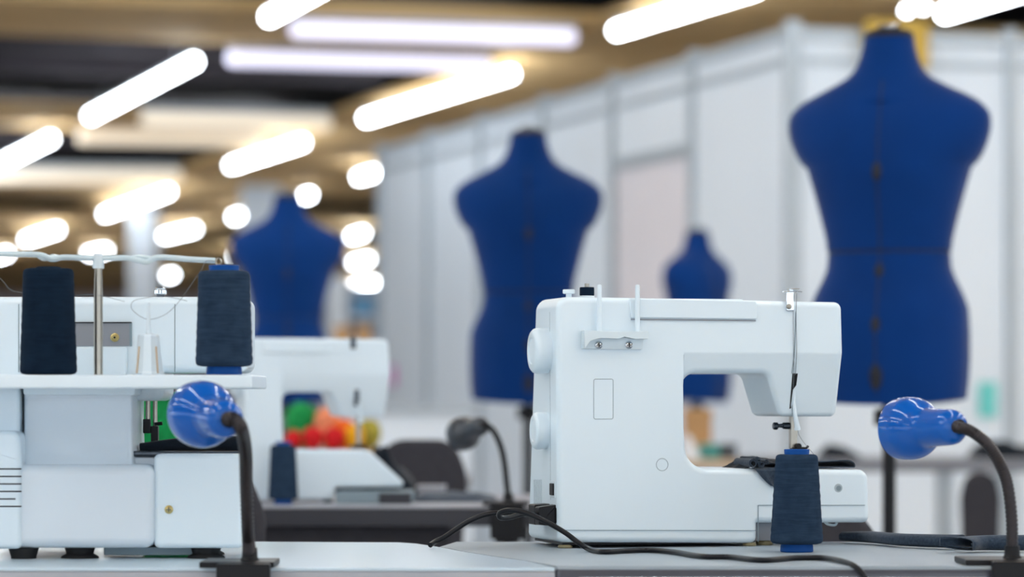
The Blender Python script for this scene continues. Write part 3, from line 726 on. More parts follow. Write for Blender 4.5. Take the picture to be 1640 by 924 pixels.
# thread pole and guide bar
TY = -.045; Yw = 3.405
def SW(px, py, Y=Yw): return fs.W(px, py, Y)
p = SW(157.5, 600); b = MB(); z2 = SW(157.5, 428).z; b.lathe([(TRZ-.75-.001, .0049), (p.z+.092, .0049), (p.z+.093, .0046), (z2-.012, .0046), (z2-.011, .0042), (z2, .0042)], (p.x, TY, 0), seg=20); b.out('thread_pole', 'steel', ol)
b = MB(); z1 = SW(0, 430).z; z3 = SW(0, 406).z; b.lathe([(z1, .0062), (z1+.002, .0064), (z3-.002, .0058), (z3, .0045), (z3, 0)], (p.x, TY, 0), seg=20); b.out('pole_joint', 'bracket', ol)
def guide(pts, nm='thread_guide_bar'):
    b = MB(); b.tube([SW(*q) for q in pts], .0032, seg=10, flat=1); return b.out(nm, 'guide', ol)
M['guide'] = mat('pale_guide_plastic', (205, 222, 228), .2, coat=.6, var=.04)
b = MB(); b.tube([SW(x, y) for x, y in ((-40, 405), (20, 407), (62, 408), (84, 415), (104, 412), (150, 414), (200, 413), (222, 417), (236, 419), (254, 412), (300, 415), (345, 417.5))], .0037, seg=10, flat=.9)
b.tube([SW(x, y) for x, y in ((62, 411), (72, 415), (84, 410), (98, 412), (110, 412))], .0022, seg=8); b.tube([SW(x, y) for x, y in ((212, 412), (224, 410.5), (240, 413), (250, 415))], .0022, seg=8)
b.out('thread_guide_bar', 'guide', ol)
q = SW(350, 419); b = MB(); b.tube([(q.x+.003*math.cos(t*PI/6), TY+.003*math.sin(t*PI/6)*.5, q.z+.0035*math.sin(t*PI/6)) for t in range(13)], .0011, seg=8, sub=1); b.out('guide_loop', 'steel', ol)
# spool holder on the tray
p = fs.W(238, 600, 3.40); z0 = TRZ-.75
b = MB(); hh = (600-535)/F*3.40
b.lathe([(0, .0170), (.002, .0172), (.004, .0160), (hh*.6, .0132), (hh-.002, .0118), (hh, .0108), (hh+.001, .003)], (p.x, -.05, z0), seg=10); sh = b.out('spool_holder', 'white', ol, angle=20)
b = MB(); b.lathe([(hh, .0035), (hh+.006, .0026), ((600-484)/F*3.40, .0014), ((600-483)/F*3.40, 0)], (p.x, -.05, z0), seg=14); b.out('spool_pin', 'white', ol)
for s_ in (-1, 1):
    b = MB(); b.tube([(p.x+s_*.0092, -.0595, z0+.031), (p.x+s_*.0115, -.0622, z0+.002)], .0011, seg=6, sub=2); b.out('holder_slot', 'wood', sh)
# feet
for px, ly in ((38, .02), (128, .03), (330, .03), (38, .17), (330, .11)):
    q = fs.L(px, 880, ly); b = MB(); b.lathe([(0, .0215 if px != 38 else .014), (.002, .0205 if px != 38 else .014), (.005, .015), (q.z+.002, .017)], (q.x, ly, 0), seg=28); b.out('foot', 'rubber', ol)
b = MB(); b.box((fs.L(170, 0, .05).x, .03, .003), (fs.L(312, 0, .05).x, .1, fs.L(0, 876, .03).z), bev=.001); b.out('drip_pan', 'seam', ol)
# loose fine threads
b = MB(); b.tube([fs.W(x, y, 3.40) for x, y in ((350, 419), (331, 418), (322, 433), (310, 450), (285, 485), (262, 505), (235, 511), (212, 496), (214, 482), (240, 476), (262, 474), (300, 482))], .00030, seg=5, sub=10); b.tube([fs.W(x, y, 3.40) for x, y in ((-10, 435), (6, 452), (18, 465), (40, 470), (90, 476), (150, 472), (200, 483))], .00030, seg=5, sub=10)
o = b.out('loose_thread', 'fine'); o.location = fs.O; o['label'] = 'fine grey loose thread hanging in a loop above the overlocker tray'; o['category'] = 'thread'
# green board and dark cloth seen in the throat of the overlocker
g = Frame(250, 3.74, .75)
o = g.root('green_box', 'green box standing behind the overlocker, seen through its throat', 'box')
a = g.L(230, 636); c = g.L(300, 720)
b = MB(); b.box((a.x, 0, 0), (c.x, .09, a.z), bev=.003); b.out('box_body', 'green', o)
b = MB(); b.box((a.x-.002, -.002, a.z-.004), (c.x+.002, .092, a.z+.006), bev=.002); b.out('box_lid', 'green', o)
g = Frame(330, 3.50, .75); 
b = MB(); b.tube([g.W(x, y, Y) for x, y, Y in ((225, 718, 3.53), (262, 714, 3.53), (300, 711, 3.53), (350, 710, 3.54), (386, 712, 3.54))], (.006, .0095), seg=16, flat=1.0)
z0 = g.W(0, 722, 3.53).z
for v in b.bm.verts: v.co.z = max(v.co.z, z0)
o = b.out('folded_cloth', 'clothd'); o.location = g.O; o['label'] = 'dark folded cloth lying on the overlocker bed behind the blue lamp head'; o['category'] = 'cloth'

# ================================================================== GOOSENECK LAMPS
def lamp(label, mshade, base, neck, neckY, hend, hY, d, S, base_m='black', r_neck=.0063, scale=1.0, zt=.75, bw=(.055, .06), group=None, col=True):
    """base: (px, Y) of the neck foot; neck: pixel path; d: direction of the shade"""
    f = Frame(base[0], base[1], zt); o = f.root('gooseneck_lamp', label, 'lamp', group)
    b = MB(); b.box((-bw[0], -.035, .0003), (bw[1], .05, .0065), bev=.0012); pl = b.out('base_plate', base_m, o)
    b = MB(); b.lathe([(.004, .0105), (.008, .0100), (.010, .0085), (.020, .0078)], (0, 0, 0), seg=24); b.out('neck_socket', base_m, o)
    fy = -.046
    b = MB(); b.box((-.030, fy-.014, -.055), (.026, fy-.001, .006), bev=.002); b.box((-.022, fy-.004, -.062), (.018, .02, -.0505), bev=.002); b.cyl((-.002, -.02, -.078), (-.002, -.02, -.05), .005); b.lathe([(0, .011), (.008, .011)], (-.002, -.02, -.084), seg=12); b.cyl((-.002, -.02, -.0505), (-.002, -.02, -.0362), .009); b.out('clamp', base_m, o)
    n = len(neck); pts = [Vector((0, 0, .012))]
    for i, (x, y) in enumerate(neck):
        t = min(1, (i+1)/n/.72); Yq = base[1]+(neckY-base[1])*t**1.4; pts.append(f.W(x, y, Yq))
    H = f.W(hend[0], hend[1], hY); dv = Vector(d).normalized()
    pts.append(H+dv*.006)
    b = MB(); L_ = sum((pts[i+1]-pts[i]).length for i in range(len(pts)-1)); b.tube(pts, r_neck, seg=16, sub=max(4, int(L_/.0013/len(pts))), ridge=.07); b.out('gooseneck', 'goose' if col else base_m, o, angle=60)
    k = scale
    P = [(0, .0075), (.0006, .0105), (.003, .0150), (.0075, .0182), (.013, .0194), (.030, .0202), (.045, .0206), (.0495, .0212)]
    cs, R = .0790, .0345
    for i in range(10):
        a = PI-math.asin(.0222/R)-(PI-math.asin(.0222/R)-PI/2)*i/9
        P.append((cs+R*math.cos(a), R*math.sin(a)))
    P += [(.088, .0344), (.0935, .0338), (.0945, .0336), (.0945, .0322), (.088, .0326), (.079, .0326), (.066, .029), (.056, .021), (.054, .0)]
    b = MB(); b.lathe([(h*k, r*k) for h, r in P], H, dv, 64); b.out('lamp_shade', mshade, o, angle=30)
    b = MB(); b.lathe([(.0546*k, .012*k), (.066*k, .012*k), (.07*k, .018*k), (.08*k, .022*k), (.09*k, .018*k), (.094*k, .008*k), (.095*k, 0)], H, dv, 24); b.out('bulb', 'white', o)
    b = MB(); b.lathe([(-.002, r_neck*1.25), (.006, r_neck*1.25)], H, dv, 20); b.out('neck_grommet', 'black', o)
    return o
lamp('glossy blue gooseneck lamp at right, clamped to the dark table edge', 'lampblue', (1621, 3.345),
     [(1620, 830), (1613, 775), (1600, 740), (1582, 712), (1556, 691), (1534, 684)], 3.33, (1536, 683.5), 3.335, (-.545, .835, -.03), 1, bw=(.055, .06))
lamp('glossy blue gooseneck lamp in front of the overlocker, clamped to the pale table', 'lampblue', (400, 3.30),
     [(397, 850), (394.5, 780), (393.5, 730), (390, 700), (384, 681), (375, 671.5), (368, 670)], 3.115, (366, 672), 3.125, (-.40, .88, .06), 1, bw=(.050, .028), r_neck=.0066)
lamp('dark grey gooseneck lamp out of focus on the middle table', 'lampgrey', (814, 5.244),
     [(812, 778), (806, 730), (796, 700), (784, 684), (772, 679)], 5.24, (775, 680), 5.24, (-.50, .80, -.22), 1, scale=.84, bw=(.042, .035), r_neck=.0052, col=False)

# ================================================================== CABLES
def TB(px, py, h=.0033): return WF.T(px, py, .75+h)
b = MB(); pz = fr.L(872, 824, .03)
pl0 = Matrix.Translation(fr.O) @ Matrix.Rotation(fr.yaw, 4, 'Z')
def MW(x, y, z): return pl0 @ Vector((x, y, z))
o = bpy.data.objects.new('power_cable', None); COL.objects.link(o); o.location = (0, 3.6, .75)
o['label'] = 'black cable looping from the machine plug and trailing over the dark table edge'; o['category'] = 'cable'
def child_world(b, name, m, root, **k):
    for v in b.bm.verts: v.co -= Vector(root.location)
    return b.out(name, m, root, **k)
zp = fr.L(880, 825, .022).z
b.tube([MW(-.020, .016, zp), MW(-.030, .012, zp+.001), WF.W(838, 823, 3.69), WF.W(815, 829, 3.67), WF.W(801, 829, 3.655), WF.W(801, 821, 3.645), WF.W(818, 817, 3.635), WF.W(842, 821, 3.63), WF.W(872, 834, 3.625), WF.W(905, 853, 3.63), WF.W(925, 868, 3.63), TB(943, 879), TB(965, 883.5), TB(1000, 882), TB(1040, 881), TB(1080, 884), TB(1125, 891), TB(1170, 892), TB(1220, 897), TB(1270, 893.5), TB(1320, 893.5), TB(1350, 899), WF.W(1372, 909, 3.30), WF.W(1386, 930, 3.295), WF.W(1392, 980, 3.293)], .0031, seg=12, sub=8)
child_world(b, 'cord', 'cable', o)
b = MB(); b.plate(rpoly([(-.022, zp-.011, .002), (.001, zp-.013, .001), (.001, zp+.013, .001), (-.022, zp+.010, .002)]), .010, .030, .002, 2)
for v in b.bm.verts: v.co = pl0 @ v.co
child_world(b, 'plug', 'black', o)
o = bpy.data.objects.new('pedal_cable', None); COL.objects.link(o); o.location = (-.05, 3.7, .75)
o['label'] = 'black cable arching from the machine plug to the seam between the tables'; o['category'] = 'cable'
b = MB(); b.tube([MW(-.014, .052, zp), MW(-.028, .05, zp), WF.W(838, 821, 3.73), WF.W(805, 821, 3.73), WF.W(778, 824, 3.73), WF.W(752, 834, 3.73), WF.W(730, 848, 3.73), WF.W(712, 860, 3.73), WF.W(698, 867, 3.73), TB(689, 873, .0033)], .0031, seg=12, sub=8); child_world(b, 'cord', 'cable', o)
b = MB(); b.plate(rpoly([(-.020, zp-.012, .002), (.001, zp-.013, .001), (.001, zp+.013, .001), (-.020, zp+.012, .002)]), .038, .068, .002, 2)
for v in b.bm.verts: v.co = pl0 @ v.co
child_world(b, 'plug', 'black', o)

# ================================================================== CLOTHS ON THE FRONT TABLE AND MACHINE
def spiral_roll(path, r0, turns, th, phase=0, squash=.62, gap=1.25, seg=20, cut=0):
    """rolled cloth: a spiral strip extruded along a path (list of (point, radius factor))"""
    b = MB(); prof = []
    N_ = int(turns*seg)
    for i in range(N_+1):
        a = phase+2*PI*i/seg; r = r0-th*gap*i/seg
        prof.append((r*math.cos(a), r*math.sin(a)*squash))
    rows = []
    pts = spline([p for p, _ in path], 6); n = len(pts); fac = [q for _, q in path]
    for i, p in enumerate(pts):
        t = (pts[min(i+1, n-1)]-pts[max(i-1, 0)]).normalized(); side = Vector((t.y, -t.x, 0)).normalized()
        fi = i/(n-1)*(len(fac)-1); k = int(min(fi, len(fac)-2)); f_ = fac[k]+(fac[k+1]-fac[k])*(fi-k)
        w = 1+.05*math.sin(i*.9)
        rows.append([p+side*(x*f_*w)+Vector((0, 0, z*f_))+t*(cut*max(0, 1-i/12)*max(0, min(1, .5+.8*x/r0-.5*z/r0))) for x, z in prof])
    b.ribbon(rows); b.solid(th); return b
r_ = .0125
def RP(px, pyb, rz): q = WF.T(px, pyb, .7505); return Vector((q.x, q.y, .7508+rz))
o = bpy.data.objects.new('rolled_cloth', None); COL.objects.link(o); q = RP(1500, 876, 0); o.location = (q.x, q.y, .75)
o['label'] = 'long roll of dark grey cloth lying along the right edge of the front table'; o['category'] = 'cloth'
b = spiral_roll([(RP(1352, 868.5, .0068), .72), (RP(1395, 871, .0078), .86), (RP(1450, 876, .0080), .9), (RP(1540, 880, .0088), .98)], .0125, 2.2, .0012, phase=-.6, squash=.72)
child_world(b, 'thin_roll', 'clothg', o, wn=False)
b = spiral_roll([(RP(1506, 884.5, .0105), .95), (RP(1540, 884.5, .0105), 1.05), (RP(1580, 883, .0105), 1.12), (RP(1640, 883.5, .0108), 1.15), (RP(1760, 884, .0108), 1.15)], .0135, 1.6, .0013, phase=2.4, squash=.72, gap=3, cut=.036)
child_world(b, 'thick_roll', 'clothg', o, wn=False)

# grey cloth under the presser foot
o = bpy.data.objects.new('sewing_cloth', None); COL.objects.link(o); o.location = fr.O; o.rotation_euler = (0, 0, fr.yaw)
o['label'] = 'grey denim cloth on the sewing machine bed, behind the thread cone'; o['category'] = 'cloth'
bedz = fr.L(1250, 752).z+.0015
LZ = lambda px, py, ly=.04: (fr.L(px, py, ly).x, max(bedz, fr.L(px, py, ly).z))
pr = [LZ(*q) for q in ((1236, 741), (1262, 737.5), (1300, 737), (1335, 737), (1348, 737.5), (1356, 742), (1356, 748), (1349, 752.5), (1337, 752), (1325, 748), (1312, 751.5), (1290, 753))]
pr = [(p.x, p.y) for p in spline([Vector((x, z, 0)) for x, z in pr], 5)]
b = MB(); rows = []
for i in range(9):
    ly = .012+.085*i/8; kz = 1 if i < 5 else 1-.24*(i-4); rows.append([Vector((x+.0015*math.sin(i*1.1), ly, max(bedz+.0006*0, bedz+(z-bedz)*kz+.0008*math.sin(i*1.7+x*90)*min(1, (z-bedz)/.004)))) for x, z in pr])
b.ribbon(rows); b.solid(.0012); b.out('folded_edge', 'clothg', o, wn=False)
# bunched part on the left with little curls
b = MB(); pr = [LZ(*q) for q in ((1178, 753), (1186, 742), (1195, 734.5), (1207, 732), (1222, 734), (1240, 736), (1262, 739), (1275, 748))]
pr = [(p.x, p.y) for p in spline([Vector((x, z, 0)) for x, z in pr], 6)]
rows = []
for i in range(10):
    ly = .008+.08*i/9; s_ = math.sin(PI*(i+.6)/10.2)**.4
    rows.append([Vector((x+.002*math.sin(i*1.3+z*200), ly, bedz+(z-bedz)*s_*(1+.12*math.sin(x*520+i*1.2)))) for x, z in pr])
b.ribbon(rows); b.solid(.0012); b.out('bunched_fold', 'clothd', o, wn=False)
for i, (px, py, r0) in enumerate(((1205, 744, .0062), (1214, 738, .0042), (1219, 746, .0048), (1212, 733, .0026), (1226, 739, .0036))):
    b = MB(); cx, cz = fr.L(px, py, .0).x, fr.L(px, py, .0).z; cz = max(cz, bedz+r0); rows = []
    for j in range(6):
        ly = -.003+.012*j; rows.append([Vector((cx+(r0-.0009*t/6)*math.cos(t*PI/6+i), ly, cz+(r0-.0009*t/6)*math.sin(t*PI/6+i))) for t in range(22)])
    b.ribbon(rows); b.solid(.0008); b.out('cloth_curl', 'clothg', o, wn=False)
b = MB(); rows = []
for j in range(9):
    t = j/8; 
    a = fr.L(1208+26*t**1.5, 745+33*t, -.004); c = fr.L(1248, 745+36*t, -.004); r = []
    for i in range(9):
        s_ = i/8; x = a.x+(c.x-a.x)*s_; z = a.z+(c.z-a.z)*s_; r.append(Vector((x, -.0035-.0025*math.sin(s_*7)*(.3+t)-.001 if j > 1 else (.006-.006*j if j < 2 else 0), z if j else bedz+.001)))
    rows.append(r)
b.ribbon(rows); b.solid(.0011); b.out('hanging_corner', 'clothg', o, wn=False)

# ================================================================== SECOND SEWING MACHINE (middle table)
f2 = Frame(392, 5.32, .75, math.radians(13)); m2 = f2.root('sewing_machine', 'second white sewing machine on the middle table, blurred, with a slanted bed end', 'sewing machine')
def S2(pts, ly=0, rmin=0): return pxpoly(f2, pts, ly, 1/940, rmin=rmin)
zc2 = f2.L(500, 600).z; xc2 = f2.L(452, 640).x
def slope2(x, z):
    if x < xc2-1e-6 or z > zc2 or z < f2.L(500, 690).z: return 0
    return min(.018, (zc2-z)*.3)
b = MB(); b.plate(S2([(392, 801, 4), (536, 801, 2), (537, 781, 2), (656, 780, 4), (592, 721, 12), (455, 720, 12), (454, 629, 12), (532, 628, 12), (549, 667, 8), (619, 667, 8), (626, 600, 0), (622, 543, 10), (392, 541, 8)], rmin=.0065), 0, .125, .006, 4, slope2, crx=(xc2, xc2-.001), crz=(zc2,)); b.out('body', 'white', m2, angle=40)
hp = S2([(420, 544, 2), (528, 546, 3), (529, 566, 4), (420, 565, 2)]); b = MB(); b.plate(hp, -.003, .005, .0019, 2); b.out('carrying_handle', 'white', m2)
p = f2.L(566, 548); b = MB(); b.box((p.x-.005, -.003, p.z-.011), (p.x+.004, .001, p.z+.010), bev=.001); b.out('thread_guide', 'dsteel', m2)
p = f2.L(573, 634); b = MB(); b.box((p.x-.004, slope2(p.x, p.z)-.0035, p.z-.017), (p.x+.004, slope2(p.x, p.z)+.004, p.z+.014), bev=.0006); b.out('take_up_slot', 'dsteel', m2)
p = f2.L(574, 667, .055); c = f2.L(574, 716, .055); b = MB(); b.box((p.x-.004, .05, c.z), (p.x+.004, .06, p.z+.006), bev=.001); b.out('presser_bar', 'steel', m2)
p = f2.L(575, 655); b = MB(); b.tube([(p.x, .004, p.z+.012), (p.x+.002, .002, p.z-.012), (p.x+.004, .003, p.z-.024)], (.0015, .0045), seg=8); b.out('needle_threader_lever', 'white', m2)
c = f2.L(574, 719, .055); b = MB(); b.box((c.x-.012, .045, c.z+.001), (c.x+.012, .065, c.z+.008), bev=.002); b.out('presser_foot', 'black', m2)
p = f2.L(392, 600, .05); b = MB(); b.lathe([(-.006, .027), (.004, .028), (.014, .026), (.018, .02), (.018, 0)], (0, .05, f2.L(392, 610, .05).z), (-1, 0, 0), 32); b.out('hand_wheel', 'white', m2)
for px, ly in ((400, .02), (525, .02), (400, .1), (525, .1)):
    p = f2.L(px, 801, ly); b = MB(); b.lathe([(0, .008), (max(.004, f2.L(px, 801, 0).z)+.001, .008)], (p.x, ly, 0), seg=14); b.out('foot', 'rubber', m2)
# grey flat part below the slanted bed
g = Frame(590, 5.30, .75); a = g.W(537, 782, 5.30); c = g.W(660, 797, 5.30); o = g.root('accessory_tray', 'low grey metallic tray under the slanted bed of the second sewing machine', 'tray')
b = MB(); b.box((a.x, 0, 0), (c.x, .14, a.z-.006), bev=.002); b.out('tray_body', 'seam', o)
b = MB(); b.box((g.W(607, 0, 5.30).x, -.003, .001), (c.x-.002, .001, a.z-.008), bev=.001); b.out('tray_front', 'tdark', o)

# middle table
ml = [(-.62, 5.20), (.135, 5.20), (.135, 5.86), (-.62, 5.86)]
t2 = table('sewing_table', 'middle table with thick dark edge carrying the second sewing machine', ml, 'tmid', 'tdark', [(-.58, 5.25), (.10, 5.8), (-.58, 5.8)], th=.034)
cc = t2.location; b = MB(); b.box((-.60-cc.x, 5.235-cc.y, .50), (-.105-cc.x, 5.255-cc.y, .7162), bev=.002); b.out('modesty_panel', 'chair', t2)
# flat folded cloths on the middle table
def cloth_pile(name, label, px0, px1, Y0, Y1, h, m, zt=.75, seed=1, shape=None, cat='cloth', top=None):
    x0 = (px0-CX)/F*Y0; x1 = (px1-CX)/F*Y0; b = MB(); nx, ny = 26, 10; random.seed(seed); ph = [random.uniform(0, 6) for _ in range(4)]
    T_ = []; 
    for j in range(ny+1):
        r = []
        for i in range(nx+1):
            s_ = i/nx; t = j/ny; e = min(1, 5*min(s_, 1-s_)+.0)**.5*min(1, 5*min(t, 1-t))**.5
            hh = h*(shape(s_) if shape else 1)*(1+.1*math.sin(9*s_+ph[0]+3*t)+.06*math.sin(23*s_+ph[1]))
            r.append(Vector((x0+(x1-x0)*s_, Y0+(Y1-Y0)*t, zt+.0012+hh*e)))
        T_.append(r)
    b.ribbon(T_); b.ribbon([[Vector((p.x, p.y, zt+.0004)) for p in r] for r in T_])
    bmesh.ops.remove_doubles(b.bm, verts=b.bm.verts, dist=1e-6)
    g = [e for e in b.bm.edges if e.is_boundary]; bmesh.ops.bridge_loops(b.bm, edges=g)
    c = Vector(((x0+x1)/2, (Y0+Y1)/2, zt))
    for v in b.bm.verts: v.co -= c
    o = b.out(name, m, wn=False, angle=60); o.location = c; o['label'] = label; o['category'] = cat; return o
cloth_pile('folded_cloth', 'flat blue-grey folded cloth on the middle table beside the dark grey lamp', 652, 795, 5.38, 5.62, .012, 'clothg', seed=3)
cloth_pile('draped_cloth', 'dark blue-grey cloth heap behind the slanted bed end of the second sewing machine', 580, 668, 5.62, 5.80, .085, 'clothd', seed=5, shape=lambda s: (1-.55*max(0, s-.5)*2)*(.85+.15*math.sin(s*6)))

# ================================================================== CHAIRS
def chair(label, px0, px1, top, Y, group='charcoal padded chairs'):
    x0 = (px0-CX)/F*Y; x1 = (px1-CX)/F*Y; w = x1-x0; zt = CZ-(top-HY)/F*Y
    o = bpy.data.objects.new('chair', None); COL.objects.link(o); o.location = ((x0+x1)/2, Y, 0); o['label'] = label; o['category'] = 'chair'; o['group'] = group
    P = rpoly([(-w/2*.86, zt-.30, .05), (w/2*.86, zt-.30, .05), (w/2, zt-.07, .10), (w/2*.72, zt, .09), (-w/2*.72, zt, .09), (-w/2, zt-.07, .10)], 8)
    b = MB(); b.plate(P, 0, .05, .015, 4, ); b.out('backrest', 'chair', o)
    sz = zt-.36
    b = MB(); b.box((-.21, .02, sz-.06), (.21, .44, sz), bev=.02, seg=3); b.out('seat', 'chair', o)
    b = MB(); b.tube([(0, .035, zt-.22), (0, .03, sz-.03), (0, .1, sz-.065), (0, .2, sz-.065)], .015, seg=10); b.out('back_bar', 'black', o)
    b = MB(); b.cyl((0, .23, .06), (0, .23, sz-.05), .025); b.out('column', 'black', o)
    for i in range(5):
        a = 2*PI*i/5+.3; e = (.27*math.cos(a), .23+.27*math.sin(a))
        b = MB(); b.tube([(0, .23, .095), (e[0], e[1], .07)], (.02, .013), seg=8, sub=3); lg = b.out('leg', 'black', o)
        b = MB(); b.cyl((e[0]-.015, e[1], .0285), (e[0]+.015, e[1], .0285), .0285, seg=18); b.out('caster', 'black', lg)
    return o
chair('charcoal chair back between the free arm of the white machine and the rolled cloth', 1035, 1424, 806, 4.45)
chair('charcoal chair back behind the middle table, left of the dark grey lamp', 598, 748, 704, 6.35)
chair('charcoal chair just showing between the overlocker and the middle table', 210, 424, 752, 4.55)

# ================================================================== COLOURED YARN BEHIND THE SECOND MACHINE
yt = table('work_table', 'narrow table behind the middle one, holding the coloured yarn', [(-.70, 6.95), (-.10, 6.95), (-.10, 7.6), (-.70, 7.6)], 'tmid', 'tdark', [(-.66, 7.0), (-.14, 7.0), (-.66, 7.55), (-.14, 7.55)])
g = Frame(513, 7.2, .75); o = g.root('yarn_box', 'low cardboard box under the coloured yarn balls, behind the second sewing machine', 'box')
bx = (g.W(448, 0, 7.2).x, g.W(600, 0, 7.2).x); hb = g.W(0, 722, 7.1).z
b = MB(); b.box((bx[0], -.09, 0), (bx[1], .14, hb), bev=.003); b.out('box_body', 'card', o)
b = MB(); b.box((bx[0]-.003, -.093, hb-.012), (bx[1]+.003, .143, hb+.001), bev=.002); b.out('box_rim', 'card', o)
zr = .75+hb+.001
for px, py, r, m, Y, lab in ((483, 670, .038, 'green', 7.30, 'large green yarn ball seen through the arm of the second machine'), (470, 702, .020, 'red', 7.13, 'small dark red yarn ball at the left end of the yarn'),
                          (501, 699, .024, 'red', 7.13, 'red yarn ball in front of the green one'), (524, 672, .030, 'peach', 7.26, 'peach yarn ball above the red and orange ones'),
                          (535, 700, .024, 'red', 7.13, 'red yarn ball in front of the peach one'), (550, 690, .028, 'orange', 7.20, 'orange yarn ball below the needle of the second machine'),
                          (568, 694, .022, 'yel', 7.13, 'yellow-orange yarn ball before the orange one at the right'), (590, 692, .030, 'olive', 7.22, 'blurred olive yarn ball right of the yellow-orange one')):
    Z = max(zr+r, CZ-(py-HY)/F*Y); sz = 1
    b = MB(); t = bmesh.new(); bmesh.ops.create_uvsphere(t, u_segments=28, v_segments=16, radius=r)
    for v in t.verts: v.co *= 1+.03*math.sin(v.co.z*400+v.co.x*300)
    hz = Z-zr
    for v in t.verts:
        if v.co.z < 0: v.co.z *= hz/r if hz > r else 1
    b.merge(t); o = b.out('yarn_ball', m, wn=False); o.location = ((px-CX)/F*Y, Y, Z); o['label'] = lab; o['category'] = 'yarn'; o['group'] = 'coloured yarn balls'

# ================================================================== FAR TABLES AND SMALL THINGS ALONG THE BOOTH WALL
def X(px, Y): return (px-CX)/F*Y
ft = table('work_table', 'long grey table in the background at right, behind the blue lamp', [(X(1190, 9.2), 9.2), (X(1760, 9.2), 9.2), (X(1760, 9.2), 10.0), (X(1190, 9.2), 10.0)], 'tfar', 'tfar', [(X(1514, 9.25), 9.26), (X(1604, 9.25), 9.26), (X(1514, 9.9), 9.95), (X(1230, 9.25), 9.9)], th=.035)
ft2 = table('work_table', 'tan topped table in the background, seen through the arm of the white machine', [(X(1010, 9.3), 9.3), (X(1184, 9.3), 9.3), (X(1184, 9.3), 10.0), (X(1010, 9.3), 10.0)], 'wood', 'wood', [(X(1015, 9.3)+.01, 9.34), (.64, 9.34), (X(1015, 9.9)+.03, 9.95), (.62, 9.95)], th=.03)
def box(name, label, cat, px0, px1, Y, d, z0, h, m, lid=None):
    x0, x1 = X(px0, Y), X(px1, Y); o = bpy.data.objects.new(name, None); COL.objects.link(o); o.location = ((x0+x1)/2, Y+d/2, z0); w = (x1-x0)/2
    o['label'] = label; o['category'] = cat
    b = MB(); b.box((-w, -d/2, 0), (w, d/2, h*.86), bev=min(.006, h*.1)); b.out('box_body', m, o)
    b = MB(); b.box((-w-.002, -d/2-.002, h*.80), (w+.002, d/2+.002, h), bev=min(.004, h*.08)); b.out('box_lid', lid or m, o); return o
box('cardboard_box', 'upright tan cardboard box under the small dress form, seen through the machine arm', 'box', 1098, 1140, 9.7, .12, .75, .150, 'card')
box('storage_box', 'teal box on the tan background table', 'box', 1122, 1153, 9.42, .12, .75, .045, 'tealbox')
box('storage_box', 'dark grey box right of the teal box on the tan background table', 'box', 1155, 1181, 9.42, .12, .75, .045, 'lampgrey')
def bag(name, label, cat, px0, px1, Y, h, m, zt=.75, seed=2, d=.14): return cloth_pile(name, label, px0, px1, Y, Y+d, h, m, zt, seed, shape=lambda s: .75+.25*math.sin(PI*s*1.7), cat=cat)
bag('fabric_heap', 'white cloth heap before the cardboard box, seen through the machine arm', 'cloth', 1096, 1121, 9.36, .066, 'panel', seed=9, d=.1)
bag('fabric_heap', 'dark cloth heap on the grey background table, above the cloth on the machine', 'cloth', 1316, 1382, 9.45, .040, 'clothd', seed=4, d=.2)
bag('fabric_heap', 'dark cloth heap on the grey background table behind the neck of the right blue lamp', 'cloth', 1560, 1700, 9.5, .05, 'clothd', seed=6, d=.2)
chair('dark chair tucked under the grey background table, seen beside the right lamp neck', 1540, 1604, 756, 8.6, group='background chairs')
box('paper_stack', 'small pale stack behind the flat cloth on the middle table', 'papers', 668, 712, 5.68, .10, .75, .020, 'tmid')
# teal poster on right wall, pink note on left wall, yellow board on top
def on_wall(D, px, z0, z1, w, th, m, name, label, cat, off=.032):
    N_ = Vector((D.y, -D.x)) if D is DR else Vector((-D.y, D.x)); N_ = -N_ if N_.y > 0 else N_
    k_ = (px-CX)/F; s_ = (k_*C0.y-C0.x)/(D.x-k_*D.y); p = C0+D*s_+N_*off
    o = bpy.data.objects.new(name, None); COL.objects.link(o); o.location = (p.x, p.y, z0); o.rotation_euler = (0, 0, math.atan2(D.y, D.x)); o['label'] = label; o['category'] = cat
    t0 = -th if D is DR else 0
    b = MB(); b.box((-w/2, -th/2, 0), (w/2, th/2, z1-z0), bev=.002 if th > .01 else .0005); b.out('sheet' if th < .02 else 'board', m, o); return o
def YW(D, px): k_ = (px-CX)/F; s_ = (k_*C0.y-C0.x)/(D.x-k_*D.y); return C0.y+D.y*s_
def ZW(D, px, py): return CZ-(py-HY)/F*YW(D, px)
on_wall(DR, 1580, ZW(DR, 1580, 668), ZW(DR, 1580, 612), .09, .006, 'teal', 'poster', 'small teal print on the right booth wall above the blue lamp', 'poster', .012)
on_wall(DL, 632, ZW(DL, 632, 618), ZW(DL, 632, 586), .10, .006, 'pink', 'paper_note', 'pink paper note on the booth wall beside the second sewing machine', 'note', .012)
yb = on_wall(DR, 1427, ZW(DR, 1427, 112), ZW(DR, 1427, 36), .30, .05, 'yellow', 'sign_board', 'ochre yellow board on the booth wall behind the neck of the near dress form', 'board', .06)
# white counter and tan boxes near the end of the left wall
o = bpy.data.objects.new('counter', None); COL.objects.link(o); o.location = (X(690, 12), 12.2, 0); o['label'] = 'white counter with grey top before the booth wall, behind the middle table'; o['category'] = 'counter'
b = MB(); b.box((X(560, 12)-X(690, 12), -.2, 0), (X(752, 12)-X(690, 12), .25, .875), bev=.004); b.out('counter_body', 'panel', o)
b = MB(); b.box((X(556, 12)-X(690, 12), -.22, .875), (X(756, 12)-X(690, 12), .27, .905), bev=.003); b.out('counter_top', 'alu', o)
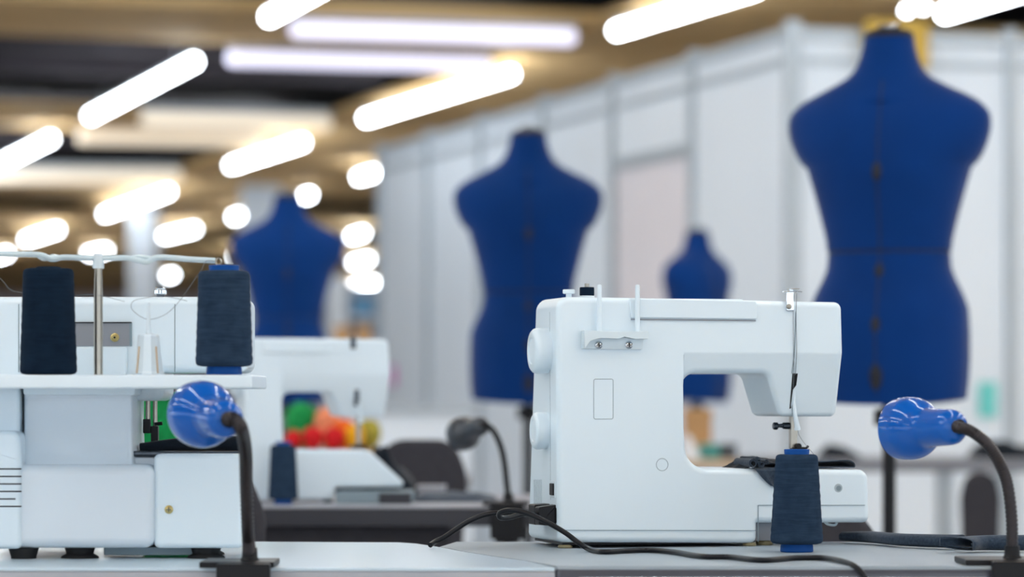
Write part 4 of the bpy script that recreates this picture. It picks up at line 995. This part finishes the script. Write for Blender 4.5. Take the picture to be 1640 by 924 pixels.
# far shelf stand behind the second machine
Y = 22; o = bpy.data.objects.new('display_stand', None); COL.objects.link(o); o.location = (X(565, Y), Y, 0); o['label'] = 'far white display stand between the left dress form and the booth wall'; o['category'] = 'display stand'
def bx_(a, c, nm, m, z0, z1, y0=0, y1=.4): b = MB(); b.box((X(a, Y)-X(565, Y), y0, z0), (X(c, Y)-X(565, Y), y1, z1), bev=.004); b.out(nm, m, o)
bx_(524, 556, 'side_panel', 'panel', 0, 1.80); bx_(602, 612, 'side_panel', 'panel', 0, 1.80)
bx_(556.2, 601.8, 'back_panel', 'column', 0, 1.75, .35, .4); bx_(556.2, 601.8, 'shelf', 'panel', 1.33, 1.36, 0, .348); bx_(556.2, 601.8, 'shelf', 'panel', 1.50, 1.53, .0, .348)
box('storage_box', 'blue box on the upper shelf of the far display stand', 'box', 564, 600, 22.05, .2, 1.53, .12, 'bluebox')
for px0, px1, lab in ((534, 560, 'left of two far orange boxes just over the second sewing machine'), (572, 592, 'right of two far orange boxes just over the second sewing machine')):
    box('storage_box', lab, 'box', px0, px1, 14.9, .15, 1.195, .09, 'card')
o = bpy.data.objects.new('shelf_rack', None); COL.objects.link(o); o.location = (X(563, 14.9), 15.0, 0); o['label'] = 'white rack under the two far orange boxes, hidden behind the second machine'; o['category'] = 'rack'
b = MB(); b.box((-.14, -.14, 1.16), (.12, .14, 1.195), bev=.003); b.out('shelf', 'panel', o)
for sx in (-.13, .11):
    for sy in (-.12, .12):
        b = MB(); b.box((sx-.012, sy-.012, 0), (sx+.012, sy+.012, 1.16)); b.out('leg', 'alu', o)

# ================================================================== LIGHT, CAMERA
w = bpy.data.worlds.new('hall_ambient_fill'); sc.world = w; w.use_nodes = True  # even ambient fill, added in place of light from the unbuilt hall
bg = w.node_tree.nodes['Background']; bg.inputs['Color'].default_value = (.80, .90, 1.0, 1); bg.inputs['Strength'].default_value = .66
cam = bpy.data.cameras.new('camera'); co = bpy.data.objects.new('camera', cam); COL.objects.link(co); sc.camera = co
co.location = (0, 0, CZ); co.rotation_euler = (PI/2, 0, 0)
cam.sensor_width = 36; cam.lens = F/1640*36; cam.shift_x = 0; cam.shift_y = (HY-462)/1640
cam.clip_end = 300; cam.clip_start = .05
cam.dof.use_dof = True; cam.dof.focus_distance = 3.66; cam.dof.aperture_fstop = 4.0
vs = sc.view_settings; vs.view_transform = 'Standard'; vs.look = 'None'; vs.gamma = 1; vs.use_curve_mapping = False; vs.exposure = 1.78
